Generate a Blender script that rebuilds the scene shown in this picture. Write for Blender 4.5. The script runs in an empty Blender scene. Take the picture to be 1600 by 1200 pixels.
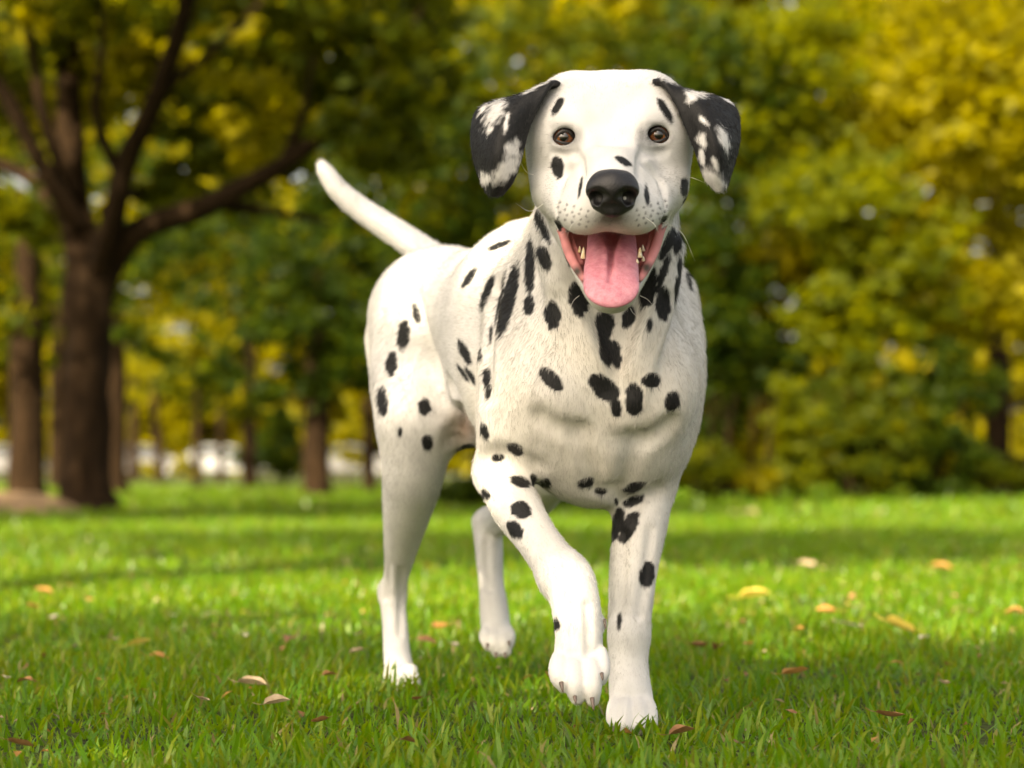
import bpy, math, random
import numpy as np

S = bpy.context.scene
COL = S.collection
# ------------------------------------------------------------------ camera, world, sun, exposure
F = 3780.0            # focal length in pixels of the 1600 px wide photograph (85 mm on a 36 mm sensor)
CAMH = 0.306          # the photographer's lens is held low, at chest height of the dog
HY = 733.0            # horizon row in the photograph

def P(px, py, Y):
    """World point seen at photo pixel (px, py) at the distance Y from the camera."""
    return np.array([(px - 800.0) / F * Y, Y, CAMH - (py - HY) / F * Y])

cam_data = bpy.data.cameras.new("camera")
cam = bpy.data.objects.new("camera", cam_data)
COL.objects.link(cam)
cam.location = (0, 0, CAMH)
cam.rotation_euler = (math.radians(90), 0, 0)
cam_data.sensor_width = 36.0
cam_data.lens = F / 1600.0 * 36.0
cam_data.shift_y = (HY - 600.0) / 1600.0
cam_data.clip_start = 0.05
cam_data.clip_end = 900.0
cam_data.dof.use_dof = True
cam_data.dof.focus_distance = 2.68
cam_data.dof.aperture_fstop = 4.8
S.camera = cam

SUN_EL, SUN_AZ = math.radians(38), math.radians(-150)     # azimuth from +Y (view direction) towards +X
world = bpy.data.worlds.new("World")
S.world = world
world.use_nodes = True
wn, wl = world.node_tree.nodes, world.node_tree.links
wn.clear()
sky = wn.new("ShaderNodeTexSky")
sky.sky_type = 'NISHITA'
sky.sun_disc = False
sky.sun_elevation = SUN_EL
sky.sun_rotation = SUN_AZ
sky.air_density = 1.0
sky.dust_density = 5.0
sky.ozone_density = 0.6
bg = wn.new("ShaderNodeBackground")
bg.inputs[1].default_value = 0.11
wo = wn.new("ShaderNodeOutputWorld")
hs = wn.new("ShaderNodeHueSaturation")          # a hazy, whitish summer sky
hs.inputs["Saturation"].default_value = 0.6
wl.new(sky.outputs[0], hs.inputs["Color"])
wl.new(hs.outputs[0], bg.inputs[0])
wl.new(bg.outputs[0], wo.inputs[0])

sun_data = bpy.data.lights.new("sun", 'SUN')
sun_data.energy = 5.0
sun_data.angle = math.radians(0.53)
sun_data.color = (1.0, 0.92, 0.74)
sun = bpy.data.objects.new("sun", sun_data)
COL.objects.link(sun)
from mathutils import Vector, Matrix, Euler
SUN_DIR = Vector((math.sin(SUN_AZ) * math.cos(SUN_EL), math.cos(SUN_AZ) * math.cos(SUN_EL), math.sin(SUN_EL)))
sun.rotation_euler = SUN_DIR.to_track_quat('Z', 'Y').to_euler()
sun.location = SUN_DIR * 60

S.view_settings.view_transform = 'Standard'
S.view_settings.look = 'None'
S.view_settings.gamma = 1.0
S.view_settings.use_curve_mapping = False
S.view_settings.exposure = 1.66
S.view_settings.use_white_balance = True
S.view_settings.white_balance_temperature = 7700
S.cycles.use_denoising = True
S.cycles.max_bounces = 10
S.cycles.transparent_max_bounces = 12
S.cycles.sample_clamp_indirect = 6.0
S.cycles_curves.shape = 'RIBBONS'

# ------------------------------------------------------------------ helpers
def tag(o, label=None, cat=None, group=None, kind=None):
    if label: o["label"] = label
    if cat: o["category"] = cat
    if group: o["group"] = group
    if kind: o["kind"] = kind
    return o

def empty(name, loc=(0, 0, 0)):
    o = bpy.data.objects.new(name, None)
    COL.objects.link(o)
    o.location = loc
    o.empty_display_size = 0.1
    return o

def mesh_obj(name, verts, faces, mat=None, parent=None, smooth=True):
    """verts (n,3) array, faces (m,k) array with k = 3 or 4 -> one mesh object; fast foreach_set build."""
    verts = np.asarray(verts, np.float32).reshape(-1, 3)
    me = bpy.data.meshes.new(name)
    if isinstance(faces, np.ndarray):
        faces = faces.astype(np.int32)
        m, k = faces.shape
        me.vertices.add(len(verts)); me.vertices.foreach_set("co", verts.ravel())
        me.loops.add(m * k); me.loops.foreach_set("vertex_index", faces.ravel())
        me.polygons.add(m)
        me.polygons.foreach_set("loop_start", np.arange(m, dtype=np.int32) * k)
        me.update(calc_edges=True)
    else:
        me.from_pydata([tuple(v) for v in verts], [], [tuple(f) for f in faces])
        me.update()
    me.validate()
    me.polygons.foreach_set("use_smooth", np.full(len(me.polygons), smooth, bool))
    o = bpy.data.objects.new(name, me)
    COL.objects.link(o)
    if mat: me.materials.append(mat)
    if parent: set_parent(o, parent)
    return o

def set_parent(o, parent):
    o.parent = parent
    bpy.context.view_layer.update()
    o.matrix_parent_inverse = parent.matrix_world.inverted()

def new_mat(name):
    m = bpy.data.materials.new(name)
    m.use_nodes = True
    return m, m.node_tree.nodes, m.node_tree.links, m.node_tree.nodes["Principled BSDF"]

def noise(n, l, scale, detail=4, rough=0.55, coord=None):
    t = n.new("ShaderNodeTexNoise")
    t.inputs["Scale"].default_value = scale
    t.inputs["Detail"].default_value = detail
    t.inputs["Roughness"].default_value = rough
    if coord is not None: l.new(coord, t.inputs["Vector"])
    return t

def ramp(n, l, fac, stops):
    r = n.new("ShaderNodeValToRGB")
    e = r.color_ramp.elements
    while len(e) < len(stops): e.new(0.5)
    for i, (p, c) in enumerate(stops):
        e[i].position = p
        e[i].color = (c[0], c[1], c[2], 1) if len(c) == 3 else c
    l.new(fac, r.inputs[0])
    return r

def bump(n, l, height, bsdf, strength=0.3, dist=0.01):
    b = n.new("ShaderNodeBump")
    b.inputs["Strength"].default_value = strength
    b.inputs["Distance"].default_value = dist
    l.new(height, b.inputs["Height"])
    l.new(b.outputs[0], bsdf.inputs["Normal"])
    return b

def spline(pts, n):
    """Catmull-Rom through rows of numbers, n samples"""
    pts = np.asarray(pts, float)
    p = np.concatenate([[2 * pts[0] - pts[1]], pts, [2 * pts[-1] - pts[-2]]])
    out = []
    for u in np.linspace(0, len(pts) - 1, n):
        i = min(int(u), len(pts) - 2); t = u - i
        a, b, c, d = p[i], p[i + 1], p[i + 2], p[i + 3]
        out.append(0.5 * ((2 * b) + (c - a) * t + (2 * a - 5 * b + 4 * c - d) * t * t + (3 * b - a - 3 * c + d) * t ** 3))
    return np.array(out)
rng = np.random.default_rng(7)
def snoise(x, f, seed=0):
    """cheap smooth noise in space, about -1..1"""
    r = np.random.default_rng(seed)
    out = np.zeros(len(x))
    for i in range(6):
        w = r.normal(size=3); w *= f * (0.7 + 0.25 * i) / np.linalg.norm(w)
        out += np.sin(x @ w + r.uniform(0, 6.28)) / 3
    return out

# ------------------------------------------------------------------ ground, road, far things
def gy(py): return CAMH * F / (py - HY)              # distance of the ground seen at photo row py
def gx(px, Y): return (px - 800.0) / F * Y

m_lawn, n_, l_, b_ = new_mat("lawn_soil")
tc = n_.new("ShaderNodeTexCoord")
na = noise(n_, l_, 0.55, 5, .6, tc.outputs["Object"])
nb = noise(n_, l_, 35, 5, .65, tc.outputs["Object"])
ra1 = ramp(n_, l_, na.outputs[0], [(.35, (.055, .085, .010)), (.65, (.085, .105, .014))])
rb1 = ramp(n_, l_, nb.outputs[0], [(.34, (.14, .14, .10)), (.66, (1, 1, 1))])
mx = n_.new("ShaderNodeMixRGB"); mx.blend_type = 'MULTIPLY'; mx.inputs[0].default_value = 1
l_.new(ra1.outputs[0], mx.inputs[1]); l_.new(rb1.outputs[0], mx.inputs[2])
l_.new(mx.outputs[0], b_.inputs["Base Color"])
b_.inputs["Roughness"].default_value = 0.9
b_.inputs["Specular IOR Level"].default_value = 0.2
bump(n_, l_, nb.outputs[0], b_, 0.6, 0.02)
gv, gf = [], []
N = 60
xs = [-400 + 800 * i / N for i in range(N + 1)]
for j in range(N + 1):
    for x in xs: gv.append((x, -60 + 560 * j / N, 0))
for j in range(N):
    for i in range(N):
        a = j * (N + 1) + i
        gf.append((a, a + 1, a + N + 2, a + N + 1))
ground = tag(mesh_obj("lawn", gv, gf, m_lawn), kind="structure")

m_road, n_, l_, b_ = new_mat("road")
tc = n_.new("ShaderNodeTexCoord")
na = noise(n_, l_, 3, 5, .6, tc.outputs["Object"])
r_ = ramp(n_, l_, na.outputs[0], [(.3, (.20, .19, .17)), (.7, (.27, .25, .22))])
l_.new(r_.outputs[0], b_.inputs["Base Color"]); b_.inputs["Roughness"].default_value = .9
tag(mesh_obj("road", [(-120, 112, .006), (120, 112, .006), (120, 124, .006), (-120, 124, .006)], [(0, 1, 2, 3)], m_road), kind="structure")

# bare earth heaped round the foot of the big tree
m_earth, n_, l_, b_ = new_mat("bare_earth")
tc = n_.new("ShaderNodeTexCoord")
na = noise(n_, l_, 9, 6, .65, tc.outputs["Object"])
r_ = ramp(n_, l_, na.outputs[0], [(.3, (.15, .09, .045)), (.7, (.32, .21, .11))])
l_.new(r_.outputs[0], b_.inputs["Base Color"]); b_.inputs["Roughness"].default_value = .95
bump(n_, l_, na.outputs[0], b_, .8, .03)
TX, TY = gx(135, 17.0), 17.0
mv, mf = [], []
R_, A_ = 9, 40
for i in range(R_ + 1):
    for j in range(A_):
        a = 2 * math.pi * j / A_; t = i / R_
        rad = t * (1.0 + .13 * math.sin(3 * a + 1) + .07 * math.sin(7 * a))
        mv.append((TX - .55 + rad * 0.72 * math.cos(a), TY - .12 + rad * .75 * math.sin(a), .15 * (1 - t * t) ** 1.3 + .012 * math.sin(9 * a + 5 * t) * t * (1 - t) * 4 - .012 * t))
for i in range(R_):
    for j in range(A_):
        k = (j + 1) % A_
        mf.append((i * A_ + j, (i + 1) * A_ + j, (i + 1) * A_ + k, i * A_ + k))
tag(mesh_obj("bare_earth", mv, mf, m_earth), kind="structure")

# ------------------------------------------------------------------ trees and shrubs
m_bark, n_, l_, b_ = new_mat("bark")
tc = n_.new("ShaderNodeTexCoord")
mp = n_.new("ShaderNodeMapping"); mp.inputs["Scale"].default_value = (1, 1, .18)
l_.new(tc.outputs["Object"], mp.inputs[0])
na = noise(n_, l_, 26, 6, .65, mp.outputs[0])
r_ = ramp(n_, l_, na.outputs[0], [(.32, (.008, .0045, .002)), (.66, (.034, .019, .009))])
l_.new(r_.outputs[0], b_.inputs["Base Color"]); b_.inputs["Roughness"].default_value = .9
b_.inputs["Specular IOR Level"].default_value = .08
bump(n_, l_, na.outputs[0], b_, .9, .03)

def leaf_mat(name, dark, light, glow, tr=.5):
    m = bpy.data.materials.new(name); m.use_nodes = True
    n, l = m.node_tree.nodes, m.node_tree.links
    n.clear()
    at = n.new("ShaderNodeAttribute"); at.attribute_name = "tint"
    r = ramp(n, l, at.outputs["Fac"], [(0, dark), (1, light)])
    r2 = ramp(n, l, at.outputs["Fac"], [(0, [c * .6 for c in glow]), (1, glow)])
    d = n.new("ShaderNodeBsdfPrincipled"); d.inputs["Roughness"].default_value = .5; d.inputs["Specular IOR Level"].default_value = .12
    t = n.new("ShaderNodeBsdfTranslucent")
    l.new(r.outputs[0], d.inputs["Base Color"]); l.new(r2.outputs[0], t.inputs[0])
    mx = n.new("ShaderNodeMixShader"); mx.inputs[0].default_value = tr
    l.new(d.outputs[0], mx.inputs[1]); l.new(t.outputs[0], mx.inputs[2])
    o = n.new("ShaderNodeOutputMaterial"); l.new(mx.outputs[0], o.inputs[0])
    return m
M_LEAF = {
    'green': leaf_mat("green_leaf", (.017, .034, .003), (.060, .080, .004), (.34, .33, .008)),
    'yellow': leaf_mat("yellowing_leaf", (.050, .060, .003), (.250, .215, .008), (.70, .60, .010)),
    'mid': leaf_mat("mid_green_leaf", (.028, .048, .003), (.100, .112, .004), (.46, .46, .008)),
    'deep': leaf_mat("deep_green_leaf", (.008, .022, .002), (.026, .046, .003), (.14, .18, .008)),
}

lr = np.random.default_rng(21)
def leaves(blobs, size, seed, clump=.24, flat=.2):
    """blobs: (x, y, z, rx, ry, rz, n). Leaves gather in sprays spread through each blob's volume."""
    r = np.random.default_rng(seed)
    cen = []
    for x, y, z, rx, ry, rz, n in blobs:
        n = int(n * (1.0 if size < .2 else 1.5))
        nc = max(4, n // 34)
        u = r.normal(size=(nc, 3)); u /= np.linalg.norm(u, axis=1)[:, None]
        u *= (r.random(nc) ** (1 / 2.2))[:, None]
        k = r.integers(0, nc, n)
        s = clump * (np.minimum.reduce([rx, ry, rz]) * .55 + .12)
        c = np.array([x, y, z]) + u[k] * [rx, ry, rz] + r.normal(size=(n, 3)) * [s, s, s * .6]
        cen.append(c)
    c = np.concatenate(cen)
    c = c[c[:, 2] > .04]
    n = len(c)
    a = r.uniform(0, 2 * math.pi, n)
    nor = r.normal(size=(n, 3)); nor[:, 2] = np.abs(nor[:, 2]) * (1 + flat) + flat * .6
    nor /= np.linalg.norm(nor, axis=1)[:, None]
    t = np.stack([np.cos(a), np.sin(a), -.35 + 0 * a], 1)
    t -= (t * nor).sum(1)[:, None] * nor; t /= np.linalg.norm(t, axis=1)[:, None]
    b = np.cross(nor, t)
    if size < .2: size = size * 1.12
    L = size * r.uniform(.7, 1.3, n)[:, None]
    W = L * .36
    v = np.stack([c - t * L * .5, c + b * W - t * L * .08 + nor * L * .06, c + t * L * .55 - nor * L * .08, c - b * W - t * L * .08 + nor * L * .06], 1).reshape(-1, 3)
    f = np.arange(4 * n).reshape(-1, 4)
    tri = np.concatenate([f[:, [0, 1, 2]], f[:, [0, 2, 3]]])
    return v, tri, np.repeat(np.clip(r.normal(.5, .32, n), 0, 1), 4)

def leaf_obj(name, blobs, size, mat, parent, seed, **kw):
    v, f, t = leaves(blobs, size, seed, **kw)
    o = mesh_obj(name, v, f, M_LEAF[mat], parent, smooth=False)
    a = o.data.attributes.new("tint", 'FLOAT', 'POINT')
    a.data.foreach_set("value", t.astype(np.float32))
    return o

def tube(paths, k=9):
    """paths: list of rows (x, y, z, r) -> tapering tubes in one mesh"""
    V, Fc = [], []
    for p in paths:
        q = spline(np.array(p, float), (len(p) - 1) * 4 + 1) if len(p) > 2 else np.array(p, float)
        base = len(V)
        for i, row in enumerate(q):
            t = q[min(i + 1, len(q) - 1), :3] - q[max(i - 1, 0), :3]; t /= max(np.linalg.norm(t), 1e-6)
            s1 = np.cross(t, (.13, .97, .2)); s1 /= np.linalg.norm(s1); s2 = np.cross(t, s1)
            for j in range(k):
                a = 2 * math.pi * j / k
                rr = row[3] * (1 + .08 * math.sin(3 * a + i) + .05 * math.sin(5 * a - .7 * i))
                V.append(row[:3] + rr * (math.cos(a) * s1 + math.sin(a) * s2))
        for i in range(len(q) - 1):
            for j in range(k):
                m = (j + 1) % k
                Fc.append((base + i * k + j, base + i * k + m, base + (i + 1) * k + m, base + (i + 1) * k + j))
        Fc.append(tuple(base + (len(q) - 1) * k + j for j in range(k)))
    return V, Fc

def W4(px, py, Y, r):   # photo pixel + distance -> row for tube(), r in metres
    return list(P(px, py, Y)) + [r]

def blob(px, py, Y, rx, rz, ry, n):
    """crown blob from a photo pixel and half sizes in photo px (rx, rz) and metres (ry)"""
    c = P(px, py, Y); s = Y / F
    return (c[0], c[1], c[2], rx * s, ry, rz * s, n)

def plant(name, label, cat, X, Y, trunk, limbs, crowns, group=None):
    root = tag(empty(name, (X, Y, 0)), label, cat, group)
    if trunk: mesh_obj("trunk", *tube([trunk], 14), m_bark, root)
    for b in limbs:
        mesh_obj("branch", *tube([b], 8), m_bark, root)
    for (blobs, size, mat, seed, kw) in crowns:
        o = leaf_obj("crown" if trunk else "foliage", blobs, size, mat, root, seed, **kw)
        o["kind"] = "stuff"
    return root

# the big spreading tree at the left
big = plant("tree", "large dark forked tree with a long low branch reaching right, bare earth at its foot", "tree", TX, TY,
    [W4(137, 806, TY, .30), W4(136, 785, TY, .215), W4(134, 740, TY, .180), W4(136, 640, TY, .165), W4(137, 540, TY, .160), W4(136, 460, TY, .17), W4(128, 380, TY + .1, .135), W4(112, 280, TY + .2, .11), W4(108, 150, TY + .3, .09), W4(104, 0, TY + .3, .075), W4(112, -260, TY + .4, .05), W4(120, -520, TY + .5, .02)],
    [[W4(150, 440, TY, 0.110), W4(172, 360, TY - .3, 0.091), W4(200, 250, TY - .6, 0.079), W4(245, 150, TY - .9, 0.067), W4(280, 50, TY - 1.2, 0.061), W4(320, -120, TY - 1.6, 0.043), W4(380, -300, TY - 2.2, 0.018)],
     [W4(150, 470, TY, 0.122), W4(178, 400, TY - .1, 0.104), W4(230, 355, TY - .3, 0.091), W4(320, 322, TY - .6, 0.079), W4(400, 282, TY - .9, 0.067), W4(470, 238, TY - 1.1, 0.055), W4(545, 180, TY - 1.3, 0.039), W4(620, 90, TY - 1.4, 0.024), W4(660, 10, TY - 1.5, 0.015)],
     [W4(120, 350, TY, 0.085), W4(60, 250, TY - .3, 0.061), W4(10, 150, TY - .5, 0.055), W4(-80, 40, TY - .8, 0.037), W4(-200, -100, TY - 1.0, 0.018)],
     [W4(122, 370, TY, 0.073), W4(60, 290, TY + .4, 0.055), W4(0, 255, TY + .8, 0.049), W4(-120, 210, TY + 1.4, 0.037), W4(-240, 140, TY + 2.0, 0.015)],
     [W4(165, 330, TY - .2, 0.055), W4(200, 305, TY + .6, 0.043), W4(255, 300, TY + 1.4, 0.037), W4(330, 250, TY + 2.2, 0.015)],
     [W4(110, 300, TY, .06), W4(70, 190, TY - .2, .045), W4(50, 80, TY - .3, .035), W4(20, -60, TY - .4, .02)],
     [W4(190, 280, TY - .5, .05), W4(150, 180, TY - .8, .035), W4(160, 70, TY - 1.0, .025), W4(150, -60, TY - 1.2, .012)],
     [W4(330, 318, TY - .6, .05), W4(420, 330, TY - .6, .03), W4(520, 350, TY - .5, .015)],
     [W4(440, 258, TY - 1.0, 0.037), W4(470, 190, TY - 1.2, 0.027), W4(490, 90, TY - 1.5, 0.012)],
     [W4(245, 150, TY - .9, 0.037), W4(330, 80, TY - .9, 0.024), W4(420, -10, TY - .8, 0.012)]],
    [([blob(60, 120, TY + 1.1, 190, 120, 1.0, 1300), blob(230, 60, TY + .5, 140, 90, .9, 700), blob(420, 130, TY + .7, 200, 110, .8, 1300), blob(560, 60, TY + .5, 200, 120, .9, 1500),
       blob(40, 320, TY + .6, 120, 90, .8, 350), blob(560, 240, TY + .3, 120, 70, .6, 420), blob(600, 100, TY - 1.9, 90, 80, .3, 300), blob(540, 185, TY - 1.8, 60, 45, .25, 130), blob(650, 130, TY + .2, 120, 110, .6, 700), blob(330, 250, TY + 1.0, 160, 90, .8, 500),
       blob(300, -80, TY - .8, 450, 130, 1.6, 2200), blob(60, -260, TY, 420, 200, 2.0, 1800), blob(450, -300, TY - 1.2, 360, 180, 1.8, 1300)], .115, 'green', 31, {}),
     ([blob(40, 140, TY + .6, 150, 110, .7, 420), blob(200, 110, TY + .2, 130, 100, .7, 360), blob(400, 170, TY - .4, 160, 90, .6, 320), blob(60, 30, TY, 200, 60, .8, 380)], .11, 'yellow', 32, {})])

# other trunks of the grove
def simple_tree(label, px, pyb, wpx, pytop, crowns, lean=0, group=None, name="tree", r_top=.35, limbs=()):
    Y = gy(pyb); s = Y / F
    r = wpx / 2 * s
    tr = [W4(px, pyb + 8, Y, r * 1.45), W4(px, pyb - 10, Y, r * 1.12), W4(px + lean * .3, pyb - 60, Y, r), W4(px + lean, (pyb + pytop) / 2, Y, r * .85), W4(px + lean * 1.5, pytop, Y, r * r_top)]
    return plant(name, label, "tree", gx(px, Y), Y, tr, [[W4(*q) for q in b] for b in limbs], crowns, group)

simple_tree("dark thick-trunked tree at the left edge of the picture, left of the big forked tree", 42, 787, 58, 300,
    [([blob(40, 430, 21.4, 150, 110, 1.2, 900), blob(20, 560, 22.5, 60, 40, .5, 110), blob(-60, 250, 22, 260, 160, 1.6, 900), blob(-160, 500, 21.5, 160, 120, 1.0, 400)], .12, 'green', 41, {})])
simple_tree("dark trunk standing close behind the right edge of the big forked tree", 180, 773, 36, 330,
    [([blob(190, 420, 29, 130, 120, 1.3, 700), blob(210, 540, 28.5, 60, 50, .5, 120), blob(260, 300, 29, 160, 110, 1.5, 700)], .125, 'deep', 42, {})])
simple_tree("straight dark trunk under a drooping crown, left of the dog's hind leg", 495, 776, 42, 420,
    [([blob(480, 480, 26.5, 170, 130, 1.6, 1500), blob(380, 540, 27.2, 100, 90, 1.0, 420), blob(600, 500, 27, 150, 120, 1.2, 1000), blob(420, 380, 27.5, 220, 110, 1.8, 1200), blob(640, 380, 28, 200, 120, 1.5, 1200), blob(520, 590, 27, 110, 45, .7, 300), blob(640, 200, 28, 260, 160, 1.6, 1600)], .125, 'deep', 43, {})])
simple_tree("slender brown leaning trunk on the sunlit grass right of the big forked tree", 250, 753, 15, 560,
    [([blob(250, 600, 57, 90, 55, 2.0, 520), blob(290, 660, 58, 70, 36, 1.4, 260), blob(330, 540, 59, 120, 60, 2.0, 520)], .17, 'yellow', 44, {})], lean=-7)
simple_tree("thin upright trunk in the far grass, between the leaning trunk and the dark shrub", 308, 766, 13, 560,
    [([blob(330, 590, 36, 80, 70, 1.2, 420)], .14, 'green', 45, {})])
simple_tree("thin trunk beside the dark shrub, furthest right of the slender trunks", 345, 761, 11, 560,
    [([blob(370, 620, 42, 60, 60, 1.2, 380)], .14, 'yellow', 46, {})])
simple_tree("small trunk seen just right of the big forked tree, far back by the road", 209, 752, 17, 560,
    [([blob(215, 570, 62, 70, 90, 2.0, 420)], .17, 'green', 47, {})])
simple_tree("dim trunk just left of the dog's hind leg, behind the straight dark trunk", 577, 768, 20, 500,
    [([blob(580, 560, 33, 70, 60, 1.2, 420), blob(560, 640, 34, 45, 28, .8, 160)], .135, 'yellow', 48, {})])
simple_tree("tree hidden behind the dog's back with a dark green crown above it", 760, 772, 40, 300,
    [([blob(720, 300, 29, 220, 150, 1.8, 1800), blob(780, 110, 29.5, 260, 150, 2.0, 1900), blob(690, 560, 30, 120, 130, 1.2, 800), blob(900, 60, 28, 200, 130, 1.6, 1200)], .13, 'green', 49, {})])
simple_tree("dark tree right behind the dog's head", 1120, 776, 46, 200,
    [([blob(1110, 380, 25, 90, 160, 1.0, 1100), blob(1118, 500, 24.0, 75, 110, .4, 700), blob(1180, 560, 25.5, 110, 150, 1.0, 1100), blob(1120, 150, 26, 170, 150, 1.4, 1400), blob(1040, 620, 26, 110, 120, .9, 600)], .12, 'deep', 50, {})])
simple_tree("tall yellowing tree filling the upper right corner", 1560, 772, 40, 0,
    [([blob(1500, 200, 26, 200, 190, 1.4, 2600), blob(1620, 330, 26.5, 150, 170, 1.2, 1300), blob(1400, 120, 27, 170, 160, 1.4, 1800), blob(1560, 40, 25.6, 220, 150, 1.4, 3000), blob(1540, 160, 24.8, 150, 110, .8, 1500), blob(1550, 480, 25.6, 130, 110, .9, 1000)], .12, 'yellow', 51, {})])
simple_tree("yellow-green tree between the dark tree behind the dog's head and the upper right corner", 1330, 774, 36, 100,
    [([blob(1300, 330, 25, 130, 130, 1.2, 1500), blob(1330, 500, 24.2, 95, 90, .5, 800), blob(1250, 140, 26, 160, 140, 1.4, 1700), blob(1400, 400, 24.8, 130, 120, 1.0, 1400), blob(1220, 30, 27, 260, 110, 1.5, 1500)], .12, 'mid', 52, {})])

simple_tree("sunlit yellow tree seen through the branches of the big forked tree, upper left corner", 90, 765, 24, 300,
    [([blob(60, 150, 33, 200, 120, 1.4, 1500), blob(180, 320, 33, 150, 100, 1.2, 900), blob(-60, 380, 33, 140, 120, 1.2, 700), blob(100, -60, 34, 300, 140, 1.6, 1600)], .125, 'yellow', 53, {})])
simple_tree("sunlit yellow-green tree seen under the long low branch of the big forked tree", 390, 763, 22, 330,
    [([blob(330, 150, 34, 170, 120, 1.4, 1300), blob(400, 360, 35, 130, 100, 1.2, 800), blob(300, 470, 35, 120, 80, 1.2, 600), blob(480, 60, 35, 260, 140, 1.6, 1500)], .125, 'yellow', 54, {})])

def shrub(label, px, pyb, mat, seed, blobs, size=.10, name="shrub"):
    Y = gy(pyb)
    return plant(name, label, "shrub", gx(px, Y), Y, None,
        [[(gx(px, Y) + dx * .1, Y, -.03, .025), (gx(px + dx * 30, Y), Y, .5, .012), (gx(px + dx * 45, Y), Y + .1, 1.0, .005)] for dx in (-1, 0.2, 1)],
        [([blob(x, y, Y + dy, rx, rz, ry, n) for x, y, dy, rx, rz, ry, n in blobs], size, mat, seed, {})])
shrub("small bright yellow-green bush right beside the dog's left shoulder", 1105, 786, 'mid', 61, [(1105, 732, 0, 48, 34, .3, 700), (1085, 700, .2, 34, 26, .25, 250)], .075)
shrub("low sunlit yellow bush between the small bright bush and the columnar shrub", 1170, 786, 'yellow', 71, [(1175, 752, 0, 42, 22, .25, 420)], .075)
shrub("narrow columnar yellow-green shrub, left of the big conical shrub", 1235, 785, 'mid', 62, [(1232, 735, 0, 42, 45, .3, 620), (1240, 660, 0, 38, 50, .3, 520), (1225, 612, .1, 22, 26, .2, 160)], .08)
shrub("big conical mid-green shrub with two pointed tops", 1350, 782, 'green', 63, [(1350, 715, 0, 110, 62, .6, 1500), (1330, 640, 0, 70, 62, .5, 900), (1350, 575, 0, 26, 40, .25, 220), (1400, 590, .1, 34, 40, .3, 300), (1405, 650, 0, 55, 50, .4, 500)], .095)
shrub("rounded dark green shrub between the conical shrub and the clipped hedge", 1465, 782, 'deep', 64, [(1465, 715, 0, 62, 62, .5, 900), (1450, 650, .1, 36, 40, .35, 320), (1490, 600, .6, 70, 70, .5, 700)], .095)
shrub("low clipped hedge at the right edge of the picture", 1580, 780, 'green', 65, [(1545, 738, 0, 60, 32, .4, 800), (1640, 738, 0, 70, 32, .4, 800)], .08, "hedge")
shrub("low dark bush on the lawn behind the dog's legs", 830, 793, 'deep', 66, [(740, 768, 0, 75, 26, .5, 900), (850, 765, .1, 80, 28, .5, 900), (940, 770, 0, 50, 22, .4, 450)], .08)
shrub("dark rounded shrub left of the straight dark trunk", 430, 762, 'deep', 67, [(430, 710, 0, 56, 40, .9, 800), (450, 660, 0, 45, 35, .8, 420)], .13)
shrub("sunlit low bush far off on the grass between the slender trunks", 285, 748, 'yellow', 72, [(292, 728, 0, 26, 20, 1.2, 300)], .17)
shrub("sunlit low bush far off just right of the dark trunk behind the big tree", 228, 749, 'yellow', 73, [(232, 730, 0, 20, 16, 1.2, 240)], .17)
shrub("leafy bush far off between the straight trunk and the dim trunk", 540, 756, 'yellow', 68, [(545, 690, 0, 50, 34, 1.0, 420)], .15)

# the wood that closes the view
wr = np.random.default_rng(5)
wv, wf, wt, wo_ = [], [], [], 0
for i in range(66):
    px = -850 + i * 50 + wr.uniform(-25, 25)
    Y = wr.uniform(36, 46) if px > 880 else wr.uniform(126, 145)
    H = .30 * Y
    wb = []
    for h in (.03, .14, .30, .48, .66, .84, 1.0):
        z = H * h + wr.uniform(-.5, .5)
        wb.append((gx(px, Y) + wr.uniform(-.4, .4), Y, max(z, .3), .013 * Y, 1.6, H * .10, 380))
    a, b, c = leaves(wb, 0.0074 * Y, 700 + i, clump=.5)
    wv.append(a); wf.append(b + wo_); wt.append(c); wo_ += len(a)
wood = mesh_obj("far_wood", np.concatenate(wv), np.concatenate(wf), M_LEAF['yellow'], None, smooth=False)
a_ = wood.data.attributes.new("tint", 'FLOAT', 'POINT'); a_.data.foreach_set("value", np.concatenate(wt).astype(np.float32))
tag(wood, "sunlit wood closing the view far behind the lawn", kind="stuff")

# unseen trees, added to shade the dog, the lawn and the big trunk
def added_shade_tree(gxy, h, H, blobs, label, seed, size):
    """an added tree whose crown, centred h metres up, throws its shade on the ground point gxy"""
    t = h / SUN_DIR.z
    X, Y = gxy[0] + SUN_DIR.x * t, gxy[1] + SUN_DIR.y * t
    tr = [(X, Y, -.05, .34), (X, Y, .35, .24), (X + .1, Y, 2.0, .21), (X + .1, Y + .1, H * .55, .17), (X, Y, H, .04)]
    lim = [[(X + .1, Y, H * .42, .09), (X + .3 + b[0] * .4, Y + b[1] * .4, H * .6, .06), (X + b[0] * .9, Y + b[1] * .9, h + b[2], .02)] for b in blobs[:5]]
    return plant("tree", label, "tree", X, Y, tr, lim, [([(X + b[0], Y + b[1], h + b[2], b[3], b[4], b[5], b[6]) for b in blobs], size, 'green', seed, {})])
added_shade_tree((.3, 2.0), 6.2, 8.6, [(0, 0, 0, 2.6, 2.4, 1.3, 6500), (1.2, -1.4, -.8, 1.9, 1.6, .9, 3400), (-1.6, .8, .4, 2.0, 1.5, 1.2, 2300), (1.4, 1.0, -.6, 1.6, 1.3, .8, 2600), (.2, -2.4, .4, 2.0, 1.5, 1.1, 2600)],
    "broad unseen tree added to shade the dog", 81, .13)
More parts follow.
